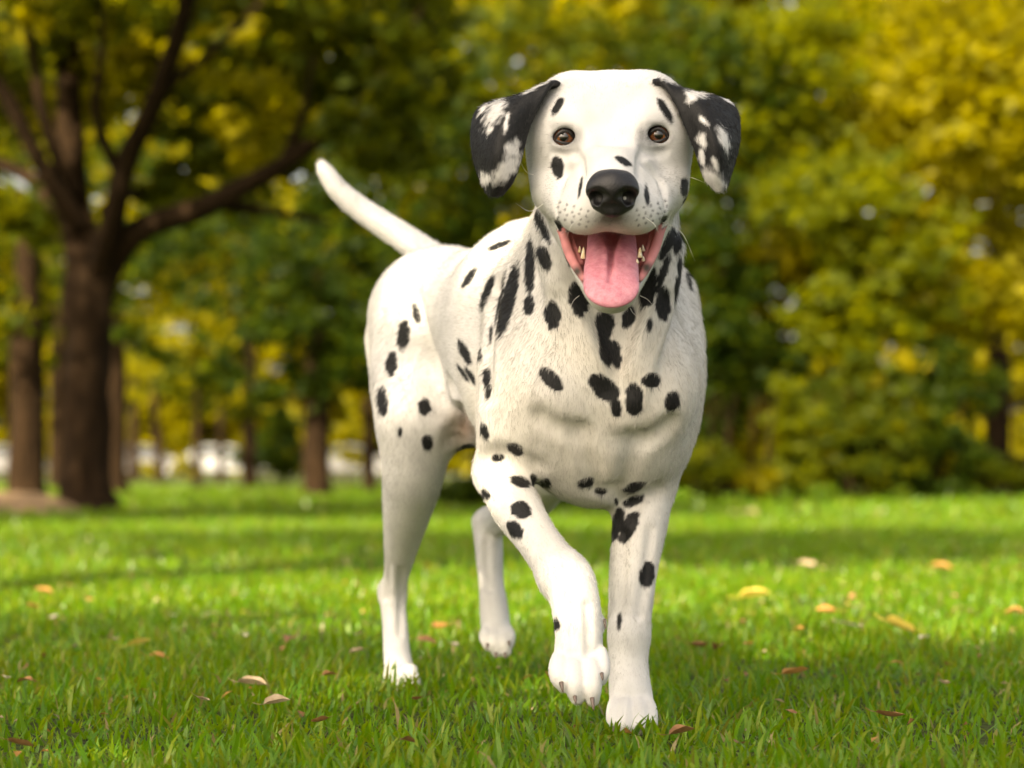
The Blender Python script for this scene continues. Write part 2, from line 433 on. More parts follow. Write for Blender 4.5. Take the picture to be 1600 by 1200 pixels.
added_shade_tree((.6, 9.6), 6.0, 8.2, [(0, 0, 0, 2.6, 1.25, 1.2, 3200), (1.6, -.2, -.6, 1.8, 1.0, .8, 1600), (-1.6, .3, .5, 1.8, 1.0, 1.0, 1100), (2.8, .1, 0, 1.5, .9, .9, 900), (0.6, .2, 1.0, 1.5, .9, .8, 700)],
    "second unseen tree added to shade the lawn behind the dog", 82, .13)
added_shade_tree((-1.0, TY - .2), 4.8, 7.2, [(0, 0, 0, 2.8, 2.3, 1.4, 9000), (1.0, .6, -1.0, 1.3, 1.1, .9, 1100), (-.8, -.5, -1.2, 1.2, 1.1, .9, 1000), (0, .8, 1.3, 1.4, 1.2, .9, 900), (.6, -1.0, .6, 1.3, 1.0, .9, 900)],
    "third unseen tree added to shade the big forked tree", 83, .13)

# parked cars on the far road
m_paint, n_, l_, b_ = new_mat("white_car_paint"); b_.inputs["Base Color"].default_value = (.15, .15, .15, 1); b_.inputs["Roughness"].default_value = .3; b_.inputs["Coat Weight"].default_value = .6
m_paint2, n_, l_, b_ = new_mat("silver_car_paint"); b_.inputs["Base Color"].default_value = (.42, .43, .44, 1); b_.inputs["Roughness"].default_value = .3; b_.inputs["Metallic"].default_value = .5
m_glass, n_, l_, b_ = new_mat("car_glass"); b_.inputs["Base Color"].default_value = (.03, .035, .04, 1); b_.inputs["Roughness"].default_value = .08
m_tyre, n_, l_, b_ = new_mat("tyre"); b_.inputs["Base Color"].default_value = (.02, .02, .02, 1); b_.inputs["Roughness"].default_value = .8
m_rim, n_, l_, b_ = new_mat("wheel_rim"); b_.inputs["Base Color"].default_value = (.5, .5, .5, 1); b_.inputs["Metallic"].default_value = .8; b_.inputs["Roughness"].default_value = .35
def extrude(profile, y0, y1, inset=0.0):
    n = len(profile)
    cx = sum(p[0] for p in profile) / n; cz = sum(p[1] for p in profile) / n
    v = []
    for y, s in ((y0, 1 - inset), (y0 + .08, 1), (y1 - .08, 1), (y1, 1 - inset)):
        v += [(cx + (x - cx) * s, y, cz + (z - cz) * s) for x, z in profile]
    f = []
    for k in range(3):
        for j in range(n):
            m = (j + 1) % n
            f.append((k * n + j, k * n + m, (k + 1) * n + m, (k + 1) * n + j))
    f.append(tuple(range(n))[::-1]); f.append(tuple(3 * n + j for j in range(n)))
    return v, f
def wheel_mesh(r, w, k=20):
    v = []
    for y in (-w / 2, w / 2):
        v += [(r * math.cos(2 * math.pi * j / k), y, r * math.sin(2 * math.pi * j / k)) for j in range(k)]
    f = [(j, (j + 1) % k, k + (j + 1) % k, k + j) for j in range(k)]
    f += [tuple(range(k))[::-1], tuple(range(k, 2 * k))]
    return v, f
def car(X, Y, paint, label):
    root = tag(empty("parked_car", (X, Y, 0)), label, "car", "cars parked along the far road")
    low = [(-2.15, .32), (-2.2, .62), (-2.1, .86), (-1.2, .95), (1.35, .95), (2.1, .82), (2.2, .6), (2.15, .3), (1.7, .22), (-1.7, .22)]
    top = [(-1.95, .93), (-1.35, 1.38), (-.9, 1.47), (.2, 1.46), (.65, 1.36), (1.3, .93)]
    def part(nm, vf, m, par=root):
        v, f = vf
        return mesh_obj(nm, [(x + X, y + Y, z) for x, y, z in v], f, m, par, smooth=False)
    part("body", extrude(low, -.88, .88, .04), paint)
    part("roof", extrude(top, -.72, .72, .06), paint)
    for s in (-1, 1):
        part("side_window", ([(-1.45, s * .735, .98), (-.35, s * .735, .98), (-.35, s * .735, 1.36), (-1.0, s * .735, 1.36)], [(0, 1, 2, 3)]), m_glass)
        part("side_window", ([(-.25, s * .735, .98), (.95, s * .735, .98), (.5, s * .735, 1.33), (-.25, s * .735, 1.36)], [(0, 1, 2, 3)]), m_glass)
        for wx in (-1.35, 1.35):
            v, f = wheel_mesh(.33, .2)
            w = mesh_obj("wheel", [(a + X + wx, b + Y + s * .82, c + .33) for a, b, c in v], f, m_tyre, root, smooth=False)
            v, f = wheel_mesh(.2, .215)
            mesh_obj("rim", [(a + X + wx, b + Y + s * .82, c + .33) for a, b, c in v], f, m_rim, w, smooth=False)
    return root
car(gx(222, 117), 117, m_paint, "white car parked far off just right of the big forked tree")
car(gx(352, 119), 119, m_paint2, "silver car parked far off behind the two thin upright trunks")
car(gx(548, 116), 116, m_paint, "white car parked far off between the straight dark trunk and the dog's hind leg")
car(gx(5, 117), 117, m_paint, "white car parked far off at the left edge of the picture")

# ------------------------------------------------------------------ signed distance modelling (for the dog)
class Prim:
    __slots__ = ("a", "b", "ra", "rb", "k", "n", "s", "op", "flow", "pts", "lo", "hi", "sub")

def rp(r, Y): return r * Y / F

def cone(a, b, ra, rb, k=0.02, n=None, s=1.0, op='u', flow=None):
    p = Prim()
    p.a, p.b, p.ra, p.rb, p.k, p.op, p.s = np.asarray(a, float), np.asarray(b, float), ra, rb, k, op, s
    p.n = None if n is None else np.asarray(n, float) / np.linalg.norm(n)
    p.flow = flow
    p.pts = p.sub = None
    e = max(ra, rb) / min(1.0, s)
    p.lo = np.minimum(p.a, p.b) - e
    p.hi = np.maximum(p.a, p.b) + e
    return p

def prim_dist(p, x):
    if p.pts is not None:
        return cloud_dist(p, x)
    if p.sub is not None:
        d = np.full(len(x), 9.0)
        for q in p.sub:
            # only where this piece can beat the current best
            lb = np.maximum(np.maximum(q.lo - x, x - q.hi), 0)
            i = np.nonzero(np.einsum('ij,ij->i', lb, lb) < (np.maximum(d, 0) * max(1.0, p.s)) ** 2 + 1e-12)[0]
            if len(i): d[i] = np.minimum(d[i], prim_dist(q, x[i]))
        return d
    a, b = p.a, p.b
    if p.n is not None and p.s != 1.0:
        c = 0.5 * (a + b)
        x = x + ((x - c) @ p.n)[:, None] * (p.s - 1.0) * p.n
        a = a + ((a - c) @ p.n) * (p.s - 1.0) * p.n
        b = b + ((b - c) @ p.n) * (p.s - 1.0) * p.n
    ba = b - a
    l2 = float(ba @ ba)
    if l2 < 1e-10:
        d = np.linalg.norm(x - a, axis=1) - p.ra
    else:
        rr = p.ra - p.rb
        a2 = l2 - rr * rr
        if a2 <= 0:
            big = a if p.ra > p.rb else b
            d = np.linalg.norm(x - big, axis=1) - max(p.ra, p.rb)
        else:
            il2 = 1.0 / l2
            pa = x - a
            y = pa @ ba
            z = y - l2
            t = pa * l2 - y[:, None] * ba
            x2 = np.einsum('ij,ij->i', t, t)
            y2 = y * y * l2
            z2 = z * z * l2
            kk = math.copysign(1, rr) * rr * rr * x2
            d = (np.sqrt(x2 * a2 * il2) + y * rr) * il2 - p.ra
            m1 = np.sign(z) * a2 * z2 > kk
            d1 = np.sqrt(x2 + z2) * il2 - p.rb
            m2 = (~m1) & (np.sign(y) * a2 * y2 < kk)
            d2 = np.sqrt(x2 + y2) * il2 - p.ra
            d = np.where(m1, d1, np.where(m2, d2, d))
    return d / max(1.0, p.s)

def cloud_dist(p, x):
    """distance to a sheet given by a dense point set (ears): nearest point, minus thickness"""
    out = np.empty(len(x))
    P0 = p.pts.astype(np.float32)
    n2 = (P0 * P0).sum(1)
    for i in range(0, len(x), 4000):
        q = x[i:i + 4000].astype(np.float32)
        d2 = (q * q).sum(1)[:, None] + n2[None] - 2 * q @ P0.T
        out[i:i + 4000] = np.sqrt(np.maximum(d2.min(1), 0))
    return out - p.ra

def field(prims, x, pad):
    d = np.full(len(x), 1.0)
    for p in prims:
        g = pad + p.k
        m = ((x > p.lo - g) & (x < p.hi + g)).all(1)
        idx = np.nonzero(m)[0]
        if len(idx) == 0: continue
        e = prim_dist(p, x[idx])
        c = d[idx]
        if p.op == 'u':
            h = np.maximum(p.k - np.abs(c - e), 0) / p.k
            d[idx] = np.minimum(c, e) - h * h * p.k * 0.25
        else:
            h = np.maximum(p.k - np.abs(c + e), 0) / p.k
            d[idx] = np.maximum(c, -e) + h * h * p.k * 0.25
    return d

def surface_nets(prims, h, levels=3):
    """sparse surface nets: refine only cells near the surface"""
    us = [p for p in prims if p.op == 'u']
    lo = np.min([p.lo for p in us], 0) - 0.02
    hi = np.max([p.hi for p in us], 0) + 0.02
    step = 2 ** levels
    dims = np.ceil((hi - lo) / (h * step)).astype(int)
    g = np.stack(np.meshgrid(*[np.arange(d) for d in dims], indexing='ij'), -1).reshape(-1, 3) * step
    while True:
        c = lo + (g + 0.5 * step) * h
        rad = 0.87 * step * h
        d = field(prims, c, rad * 1.6)
        g = g[np.abs(d) < rad * 1.5]
        if step == 1: break
        step //= 2
        off = np.array([[i, j, k] for i in (0, 1) for j in (0, 1) for k in (0, 1)]) * step
        g = (g[:, None, :] + off[None]).reshape(-1, 3)
    M = int(max(dims) * 2 ** levels + 4)
    key = lambda q: (q[:, 0].astype(np.int64) * M + q[:, 1]) * M + q[:, 2]
    off = np.array([[i, j, k] for i in (0, 1) for j in (0, 1) for k in (0, 1)])
    corner = (g[:, None, :] + off[None]).reshape(-1, 3)
    ck = key(corner)
    uk, first, inv = np.unique(ck, return_index=True, return_inverse=True)
    uc = corner[first]
    val = field(prims, lo + uc * h, 4 * h)
    cv = val[inv].reshape(-1, 8)
    neg = cv < 0
    act = neg.any(1) & ~neg.all(1)
    cells, cv, neg = g[act], cv[act], neg[act]
    # vertex of each active cell = mean of the edge crossings
    edges = [(0, 1), (2, 3), (4, 5), (6, 7), (0, 2), (1, 3), (4, 6), (5, 7), (0, 4), (1, 5), (2, 6), (3, 7)]
    acc = np.zeros((len(cells), 3)); cnt = np.zeros(len(cells))
    for i, j in edges:
        cr = neg[:, i] != neg[:, j]
        t = cv[:, i] / np.where(cr, cv[:, i] - cv[:, j], 1)
        pt = off[i][None] + t[:, None] * (off[j] - off[i])[None]
        acc += np.where(cr[:, None], pt, 0); cnt += cr
    verts = lo + (cells + acc / np.maximum(cnt, 1)[:, None]) * h
    kk = key(cells)
    order = np.argsort(kk)
    sk = kk[order]
    def find(q):
        w = key(q)
        i = np.clip(np.searchsorted(sk, w), 0, len(sk) - 1)
        return np.where(sk[i] == w, order[i], -1)
    quads = []
    for ax in range(3):
        e = np.zeros(3, int); e[ax] = 1
        other = [a for a in range(3) if a != ax]
        j = 4 if ax == 0 else 2 if ax == 1 else 1
        cr = neg[:, 0] != neg[:, j]
        base = cells[cr]; sgn = neg[cr, 0]
        d1 = np.zeros(3, int); d1[other[0]] = 1
        d2 = np.zeros(3, int); d2[other[1]] = 1
        q = np.stack([find(base), find(base - d1), find(base - d1 - d2), find(base - d2)], 1)
        ok = (q >= 0).all(1)
        q, sgn = q[ok], sgn[ok]
        flip = sgn if ax != 1 else ~sgn
        q = np.where(flip[:, None], q, q[:, ::-1])
        quads.append(q)
    return verts, np.concatenate(quads)

def grad(prims, x, e=0.0008):
    n = np.zeros_like(x)
    for a in range(3):
        o = np.zeros(3); o[a] = e
        n[:, a] = field(prims, x + o, 0.02) - field(prims, x - o, 0.02)
    return n / np.maximum(np.linalg.norm(n, axis=1), 1e-9)[:, None]

DOG = []
def chain(pts, k=0.02, n=None, s=1.0, op='u', flow=None, to=None):
    """A limb: rows (px, py, Y, r in photo px) joined by a smooth tapering sweep. The coat flows along it."""
    L = DOG if to is None else to
    q = np.array([list(P(x, y, Y)) + [rp(r, Y)] for x, y, Y, r in pts])
    if len(q) > 2: q = spline(q, (len(q) - 1) * 4 + 1)
    mid = 0.5 * (q[0, :3] + q[-1, :3])
    sub = []
    for u, v in zip(q[:-1], q[1:]):
        a, b = u[:3], v[:3]
        if n is not None and s != 1.0:      # squeeze the whole sweep along n about its own middle line
            pass
        fl = (b - a) if flow is None else np.asarray(flow, float)
        sub.append(cone(a, b, u[3], v[3], k, n, s, op, fl / max(np.linalg.norm(fl), 1e-6)))
    g = cone(q[0, :3], q[-1, :3], q[0, 3], q[-1, 3], k, None, s, op, sub[0].flow)
    g.lo = np.min([p.lo for p in sub], 0); g.hi = np.max([p.hi for p in sub], 0)
    g.sub = sub
    L.append(g)
def ball(x, y, Y, r, k=0.02, n=None, s=1.0, op='u', flow=(0, 1, -0.3), to=None):
    L = DOG if to is None else to
    a = P(x, y, Y)
    f = np.asarray(flow, float)
    L.append(cone(a, a, rp(r, Y), rp(r, Y), k, n, s, op, f / np.linalg.norm(f)))
# ------------------------------------------------------------------ the dog's body
ZV = (0, 0, 1)
XV = (1, 0, 0)
# torso
chain([(905, 545, 2.90, 118), (835, 525, 3.05, 125)], k=0.05, n=ZV, s=0.74)
chain([(835, 505, 3.05, 118), (755, 490, 3.20, 101), (692, 493, 3.33, 97)], k=0.05)
chain([(692, 493, 3.33, 97), (672, 520, 3.38, 84)], k=0.04, flow=(-0.2, 0.5, -1))
chain([(830, 610, 3.00, 92), (760, 615, 3.17, 60), (720, 620, 3.30, 45)], k=0.06, flow=(-.3, .9, .1))      # belly
chain([(860, 640, 3.00, 45), (730, 668, 3.22, 30)], k=0.03, flow=(-.3, .9, .1))
# withers and neck
chain([(955, 275, 2.76, 100), (948, 390, 2.82, 112), (920, 500, 2.90, 128)], k=0.05, flow=(0, .25, -1))
chain([(930, 330, 2.86, 80), (885, 420, 2.99, 78), (835, 450, 3.08, 78)], k=0.05, flow=(-.2, 1, -.5))
# fore chest
chain([(915, 520, 2.83, 88), (950, 630, 2.83, 95), (935, 692, 2.87, 86)], k=0.05, flow=(0, .0, -1))
ball(862, 585, 2.82, 88, k=0.05, flow=(-.3, 0, -1))
ball(1005, 590, 2.83, 85, k=0.05, flow=(.3, 0, -1))
chain([(850, 670, 2.84, 75), (930, 690, 2.85, 70), (1000, 690, 2.86, 62)], k=0.05, flow=(0, .3, -1))
chain([(935, 700, 2.90, 75), (880, 690, 3.02, 70)], k=0.05, flow=(0, 1, 0))
ball(872, 612, 2.800, 66, k=0.03, flow=(-.2, 0, -1))
ball(1016, 622, 2.800, 58, k=0.03, flow=(.2, 0, -1))
chain([(948, 480, 2.705, 4), (962, 560, 2.710, 9), (970, 660, 2.722, 10), (960, 740, 2.765, 8)], k=0.024, op='s')
chain([(832, 706, 2.745, 9), (885, 694, 2.735, 12), (930, 716, 2.742, 8)], k=0.026, op='s')
chain([(975, 716, 2.742, 8), (1012, 694, 2.742, 12), (1045, 690, 2.765, 9)], k=0.026, op='s')
# neck folds running from the cheeks to the breast bone
chain([(862, 400, 2.765, 24), (885, 480, 2.757, 24), (925, 570, 2.745, 20), (962, 650, 2.765, 11)], k=0.018, flow=(.3, 0, -1))
chain([(1045, 390, 2.775, 24), (1030, 480, 2.760, 24), (1000, 580, 2.745, 19), (982, 650, 2.765, 11)], k=0.018, flow=(-.2, 0, -1))
# shoulders
chain([(838, 465, 2.95, 68), (815, 560, 2.86, 60), (806, 640, 2.83, 56), (784, 722, 2.85, 40)], k=0.024, flow=(-.1, .1, -1))
chain([(1025, 470, 2.95, 66), (1040, 560, 2.89, 62), (1034, 650, 2.88, 58), (1007, 755, 2.90, 44)], k=0.026, flow=(.1, .1, -1))
chain([(805, 500, 2.88, 34), (782, 590, 2.87, 34), (776, 670, 2.875, 30)], k=0.018, flow=(-.1, .1, -1))
# dog's right fore leg, lifted and swung across
chain([(782, 742, 2.85, 38), (806, 792, 2.80, 38), (843, 848, 2.75, 33), (880, 900, 2.705, 36)], k=0.016)
chain([(880, 900, 2.705, 36), (895, 922, 2.69, 38), (904, 985, 2.675, 37), (904, 1022, 2.672, 37)], k=0.018)
chain([(770, 745, 2.87, 24), (762, 752, 2.885, 20)], k=0.02)
chain([(903, 1020, 2.672, 32), (905, 1062, 2.668, 26)], k=0.008)
for q in ([(877, 1028, 2.662, 15), (873, 1042, 2.648, 16), (875, 1058, 2.640, 15.5), (881, 1072, 2.640, 11)],
          [(895, 1032, 2.656, 15), (896, 1050, 2.641, 16.5), (898, 1072, 2.632, 16), (902, 1091, 2.634, 11)],
          [(921, 1032, 2.656, 15), (924, 1050, 2.641, 16.5), (925, 1073, 2.632, 15.5), (926, 1093, 2.634, 11)],
          [(938, 1020, 2.662, 11), (941, 1035, 2.650, 12), (941, 1050, 2.643, 12), (940, 1064, 2.643, 8)]):
    chain(q, k=0.0035)
ball(939, 975, 2.69, 9, k=0.012, flow=(0, 0, -1))
# dog's left fore leg, standing
chain([(1005, 760, 2.90, 46), (1000, 815, 2.885, 43), (990, 890, 2.87, 35), (985, 960, 2.86, 30), (983, 990, 2.855, 29.5)], k=0.018)
chain([(983, 990, 2.855, 29.5), (982, 1045, 2.85, 31), (986, 1090, 2.835, 34)], k=0.014)
for q in ([(966, 1092, 2.828, 13), (962, 1112, 2.806, 15), (960, 1132, 2.788, 12)], [(979, 1094, 2.822, 13), (978, 1114, 2.798, 16), (977, 1136, 2.780, 13)],
          [(996, 1094, 2.822, 13), (999, 1114, 2.798, 16), (1001, 1136, 2.780, 13)], [(1006, 1090, 2.828, 12), (1013, 1110, 2.806, 14), (1017, 1130, 2.788, 11)]):
    chain(q, k=0.004)
# tendon ridge and wrist pad of the standing leg
chain([(968, 860, 2.90, 14), (963, 930, 2.885, 12), (963, 985, 2.875, 12)], k=0.010)
chain([(1015, 790, 2.875, 18), (1006, 880, 2.865, 14), (1000, 965, 2.85, 10)], k=0.014)
# dog's right hind leg
chain([(668, 500, 3.31, 78), (648, 585, 3.27, 70), (650, 655, 3.22, 60)], k=0.04, flow=(-.1, .3, -1))
chain([(640, 540, 3.40, 62), (630, 620, 3.38, 48), (632, 700, 3.34, 38)], k=0.04, flow=(-.1, .2, -1))
chain([(655, 650, 3.21, 56), (648, 720, 3.23, 50), (640, 775, 3.27, 42), (629, 840, 3.34, 29), (621, 890, 3.40, 20), (614, 926, 3.43, 19)], k=0.025)
chain([(612, 922, 3.435, 19), (617, 975, 3.42, 19.5), (620, 1020, 3.40, 21), (624, 1050, 3.37, 23)], k=0.014)
for (x, y, x2, y2, r) in ((611, 1050, 608, 1070, 11), (621, 1052, 620, 1073, 12), (633, 1052, 635, 1073, 12), (642, 1048, 646, 1068, 11)):
    chain([(x, y, 3.345, r), (x2, y2, 3.32, r)], k=0.006)
# dog's left hind leg, swinging forward
chain([(760, 520, 3.36, 70), (845, 640, 3.28, 62), (858, 720, 3.26, 46)], k=0.03, flow=(.1, -.1, -1))
chain([(858, 735, 3.26, 44), (822, 785, 3.38, 36), (785, 812, 3.48, 24), (762, 814, 3.52, 17)], k=0.016)
chain([(780, 800, 3.49, 12), (757, 806, 3.54, 12), (750, 812, 3.545, 11.5)], k=0.012)
chain([(758, 818, 3.53, 17), (764, 848, 3.51, 21), (767, 905, 3.49, 19), (772, 955, 3.47, 22), (775, 985, 3.455, 23)], k=0.012)
chain([(752, 820, 3.535, 10), (752, 850, 3.53, 10), (757, 890, 3.505, 8)], k=0.010)
for q in ([(762, 985, 3.448, 11), (760, 996, 3.435, 11.5), (764, 1008, 3.43, 9)], [(773, 985, 3.443, 11), (774, 1003, 3.43, 12.5), (777, 1018, 3.428, 9)],
          [(784, 985, 3.443, 11), (788, 1003, 3.43, 12.5), (790, 1018, 3.428, 9)], [(791, 982, 3.448, 9), (796, 993, 3.435, 9.5), (797, 1004, 3.43, 7)]):
    chain(q, k=0.003)
# tail
chain([(708, 432, 3.40, 34), (688, 412, 3.45, 25), (650, 384, 3.49, 22), (606, 355, 3.51, 20), (560, 324, 3.52, 18.5), (530, 298, 3.52, 16), (511, 272, 3.52, 13), (504, 260, 3.52, 9)], k=0.012)

# ---- head: skull, cheeks, throat, lower jaw
HEADSTART = len(DOG)
chain([(908, 190, 2.685, 68), (996, 188, 2.685, 68)], k=0.025, flow=(0, 1, .5))
ball(952, 215, 2.72, 92, k=0.04, flow=(0, 1, .4))
chain([(884, 160, 2.68, 34), (874, 205, 2.68, 46), (872, 265, 2.685, 46), (892, 335, 2.70, 34)], k=0.03, flow=(-.5, 1, -.3))
chain([(1022, 158, 2.68, 34), (1031, 203, 2.68, 46), (1031, 260, 2.685, 46), (1014, 330, 2.70, 34)], k=0.03, flow=(.5, 1, -.3))
chain([(955, 348, 2.70, 87), (955, 400, 2.65, 66), (955, 447, 2.605, 43)], k=0.02, flow=(0, 1, -.5))
# mouth cavity
chain([(955, 344, 2.66, 82), (955, 395, 2.615, 61), (955, 436, 2.575, 38)], k=0.006, op='s')
CAVITY = DOG[-1]
# folds of the lower lips inside the mouth
LIPS = []
for pts in ([(878, 358, 2.645, 7), (888, 392, 2.630, 8), (902, 420, 2.606, 7), (912, 436, 2.592, 5)], [(886, 362, 2.660, 7), (898, 392, 2.640, 7), (908, 412, 2.620, 5)],
            [(1034, 352, 2.645, 7), (1023, 390, 2.630, 8), (1009, 420, 2.606, 7), (1000, 436, 2.592, 5)], [(1026, 358, 2.660, 7), (1014, 390, 2.640, 7), (1004, 412, 2.620, 5)]):
    chain(pts, k=0.004, flow=(0, 1, -.5))
    DOG[-1].flow = None
    LIPS.append(DOG[-1])
# muzzle and flews
chain([(952, 215, 2.655, 50), (954, 262, 2.595, 46), (957, 300, 2.548, 40)], k=0.035, flow=(0, 1, .35))
chain([(918, 228, 2.652, 26), (922, 280, 2.612, 28)], k=0.03, flow=(-.3, 1, .3))
chain([(990, 226, 2.652, 26), (990, 278, 2.612, 28)], k=0.03, flow=(.3, 1, .3))
chain([(902, 240, 2.668, 34), (886, 290, 2.668, 38)], k=0.03, flow=(-.4, 1, .1))
chain([(1008, 238, 2.668, 34), (1022, 286, 2.668, 38)], k=0.03, flow=(.4, 1, .1))
chain([(943, 324, 2.548, 29), (914, 331, 2.568, 36), (890, 320, 2.612, 33), (868, 302, 2.665, 28)], k=0.022, flow=(-.5, 1, -.4))
chain([(970, 323, 2.548, 29), (994, 331, 2.568, 36), (1016, 317, 2.612, 33), (1039, 297, 2.665, 28)], k=0.022, flow=(.5, 1, -.4))
chain([(953, 350, 2.525, 6), (950, 378, 2.540, 17)], k=0.014, op='s')
# brows, pads round the eyes, sockets, stop and forehead furrow
chain([(866, 194, 2.660, 15), (885, 184, 2.640, 18), (902, 190, 2.630, 14)], k=0.025, flow=(-.4, 1, .6))
chain([(1044, 190, 2.660, 15), (1024, 181, 2.640, 18), (1007, 187, 2.630, 14)], k=0.025, flow=(.4, 1, .6))
ball(880, 217, 2.6635, 42, k=0.02, flow=(-.4, 1, .3))
ball(1029, 213, 2.6635, 42, k=0.02, flow=(.4, 1, .3))
chain([(953, 130, 2.612, 8), (953, 215, 2.595, 10)], k=0.035, op='s')
EYES = (((882.0, 215.5), 2.6400), ((1027.0, 212.0), 2.6400))
ER = rp(18.5, 2.64)
for (ex, ey), eY in EYES:
    c = P(ex, ey, eY)
    DOG.append(cone(c, c + np.array([0, -.045, 0]), ER * 1.01, rp(12.5, 2.6), 0.004, ZV, 1.28, 's', None))
# eyelids: rims lying on the eyeball
def lid(eye, arc, r, to):
    (ex, ey), eY = EYES[eye]
    c = P(ex, ey, eY)
    w = []
    for (x, y) in arc:
        d = P(x, y, eY) - c
        d[1] = 0
        q = np.linalg.norm(d)
        d[1] = -math.sqrt(max((ER * 1.02) ** 2 - q * q, 1e-8))
        w.append(c + d)
    w = spline(w, (len(w) - 1) * 3 + 1)
    N = len(w)
    for i, (a, b) in enumerate(zip(w[:-1], w[1:])):
        f = lambda t: rp(r, 2.6) * (0.55 + 0.45 * math.sin(math.pi * t / (N - 1)))
        to.append(cone(a, b, f(i), f(i + 1), 0.0006))
LIDS = [[], []]
for e_, cx_, cy_, up_, lo_ in ((0, 883, 216.5, [(-15, 3), (-11.5, -4), (-6, -8.5), (0, -10), (6, -8), (10.5, -3), (16.5, 7)], [(-15, 3), (-8, 7.5), (0, 9.5), (8, 9.5), (16.5, 7)]),
                               (1, 1026, 213.5, [(-16.5, 7), (-10.5, -3), (-6, -8), (0, -10), (6, -8.5), (11.5, -4), (15, 2.5)], [(-16.5, 7), (-8, 9), (0, 9.5), (8, 7.5), (15, 2.5)])):
    lid(e_, [(cx_ + a, cy_ + b) for a, b in up_], 3.2, LIDS[e_])
    lid(e_, [(cx_ + a, cy_ + b) for a, b in lo_], 2.3, LIDS[e_])

# ---- creases and tendon lines, cut where the coat surface lies
def surface_Y(px, py, lo=2.45, hi=3.6):
    Ys = np.arange(lo, hi, .0025)
    d = field(DOG, np.array([P(px, py, y) for y in Ys]), .02)
    i = np.nonzero(d < 0)[0]
    return Ys[i[0]] if len(i) else None
def crease(pts, r, depth, k=0.010, op='s'):
    rows = []
    q = spline(pts, (len(pts) - 1) * 2 + 1)
    for n_, (x, y) in enumerate(q):
        Y = surface_Y(x, y)
        if Y is None: continue
        fade = 0.35 + 0.65 * math.sin(math.pi * (n_ + .5) / len(q))
        sgn = -1 if op == 's' else 1
        rows.append((x, y, Y + sgn * (r - depth * fade) * Y / F, r))
    if len(rows) > 1:
        chain(rows, k=k, op=op)
        if op == 's': DOG[-1].flow = None
for pts, r, dp in (([(895, 258), (874, 288), (866, 328)], 8, 2.6), ([(1011, 256), (1034, 284), (1042, 320)], 8, 2.6), ([(895, 236), (906, 254), (909, 282)], 7, 2.2), ([(1009, 234), (1001, 252), (999, 278)], 7, 2.2),
                   ([(866, 240), (880, 243), (894, 240)], 6, 1.4), ([(1014, 237), (1028, 240), (1042, 236)], 6, 1.4)):
    crease(pts, r, dp, .007)
for pts, r, dp in (([(842, 654), (872, 670), (905, 676)], 12, 5.5), ([(988, 690), (1016, 686), (1048, 664)], 12, 5.5), ([(905, 680), (925, 730), (935, 768)], 12, 4.0), ([(1000, 692), (985, 735), (975, 765)], 12, 4.0),
                   ([(768, 450), (757, 535), (752, 610)], 18, 8.0), ([(866, 472), (905, 545), (945, 612)], 12, 4.5), ([(1050, 470), (1018, 550), (990, 606)], 12, 4.5),
                   ([(958, 772), (985, 786), (1022, 770)], 11, 4.0), ([(748, 724), (785, 714), (832, 730)], 12, 5.0), ([(700, 602), (716, 640), (712, 690)], 14, 6.0), ([(640, 470), (668, 560), (690, 640)], 22, 4.0)):
    crease(pts, r, dp, .018)
for pts, r, dp in (([(974, 835), (971, 900), (967, 962)], 6, 2.4), ([(1018, 830), (1010, 900), (1000, 960)], 6, 1.6), ([(606, 880), (605, 908), (602, 934)], 5, 2.2), ([(628, 890), (628, 940), (626, 990)], 5, 1.6),
                   ([(886, 880), (872, 905), (874, 935)], 6, 1.8), ([(890, 945), (893, 985), (896, 1020)], 5, 1.2), ([(918, 945), (920, 985), (921, 1020)], 5, 1.2), ([(760, 840), (758, 880), (762, 920)], 5, 2.2)):
    crease(pts, r, dp, .008)

# ---- ears: curved flaps, each sampled as a sheet
EARS = []
def ear(rows, flow):
    grid = np.array([spline([P(*q) for q in r], 60) for r in rows])          # rows along v, columns along u
    sheet = np.array([spline(grid[:, j], 74) for j in range(grid.shape[1])]) # (u, v, 3)
    p = Prim()
    p.sub = None
    p.pts = sheet.reshape(-1, 3)
    p.a = p.b = None
    p.ra = p.rb = 0.0032
    p.k, p.op, p.n, p.s = 0.007, 'u', None, 1.0
    p.flow = np.asarray(flow, float) / np.linalg.norm(flow)
    p.lo = p.pts.min(0) - p.ra; p.hi = p.pts.max(0) + p.ra
    DOG.append(p)
    EARS.append(sheet)
ear([[(880, 136, 2.655), (872, 134, 2.690), (868, 145, 2.720)],
     [(862, 130, 2.638), (838, 141, 2.655), (842, 150, 2.710)],
     [(842, 160, 2.630), (805, 160, 2.632), (775, 160, 2.690)],
     [(824, 200, 2.628), (786, 190, 2.618), (745, 178, 2.680)],
     [(812, 245, 2.628), (776, 235, 2.612), (739, 222, 2.670)],
     [(800, 280, 2.632), (773, 275, 2.620), (748, 266, 2.662)],
     [(784, 302, 2.640), (772, 304, 2.634), (762, 298, 2.652)]], (-.4, 0, -1))
ear([[(1014, 132, 2.655), (1024, 130, 2.690), (1030, 142, 2.720)],
     [(1034, 128, 2.638), (1060, 139, 2.655), (1060, 148, 2.710)],
     [(1058, 160, 2.630), (1092, 155, 2.632), (1118, 153, 2.690)],
     [(1074, 198, 2.628), (1110, 188, 2.618), (1148, 172, 2.680)],
     [(1090, 238, 2.628), (1122, 228, 2.612), (1153, 216, 2.670)],
     [(1102, 274, 2.632), (1122, 268, 2.620), (1144, 256, 2.662)],
     [(1118, 294, 2.640), (1127, 296, 2.634), (1134, 288, 2.652)]], (.4, 0, -1))

import time as _t
_t0 = _t.time()
DV, DQ = surface_nets(DOG, 0.0021)
print("dog verts", len(DV), "t", round(_t.time() - _t0, 1))
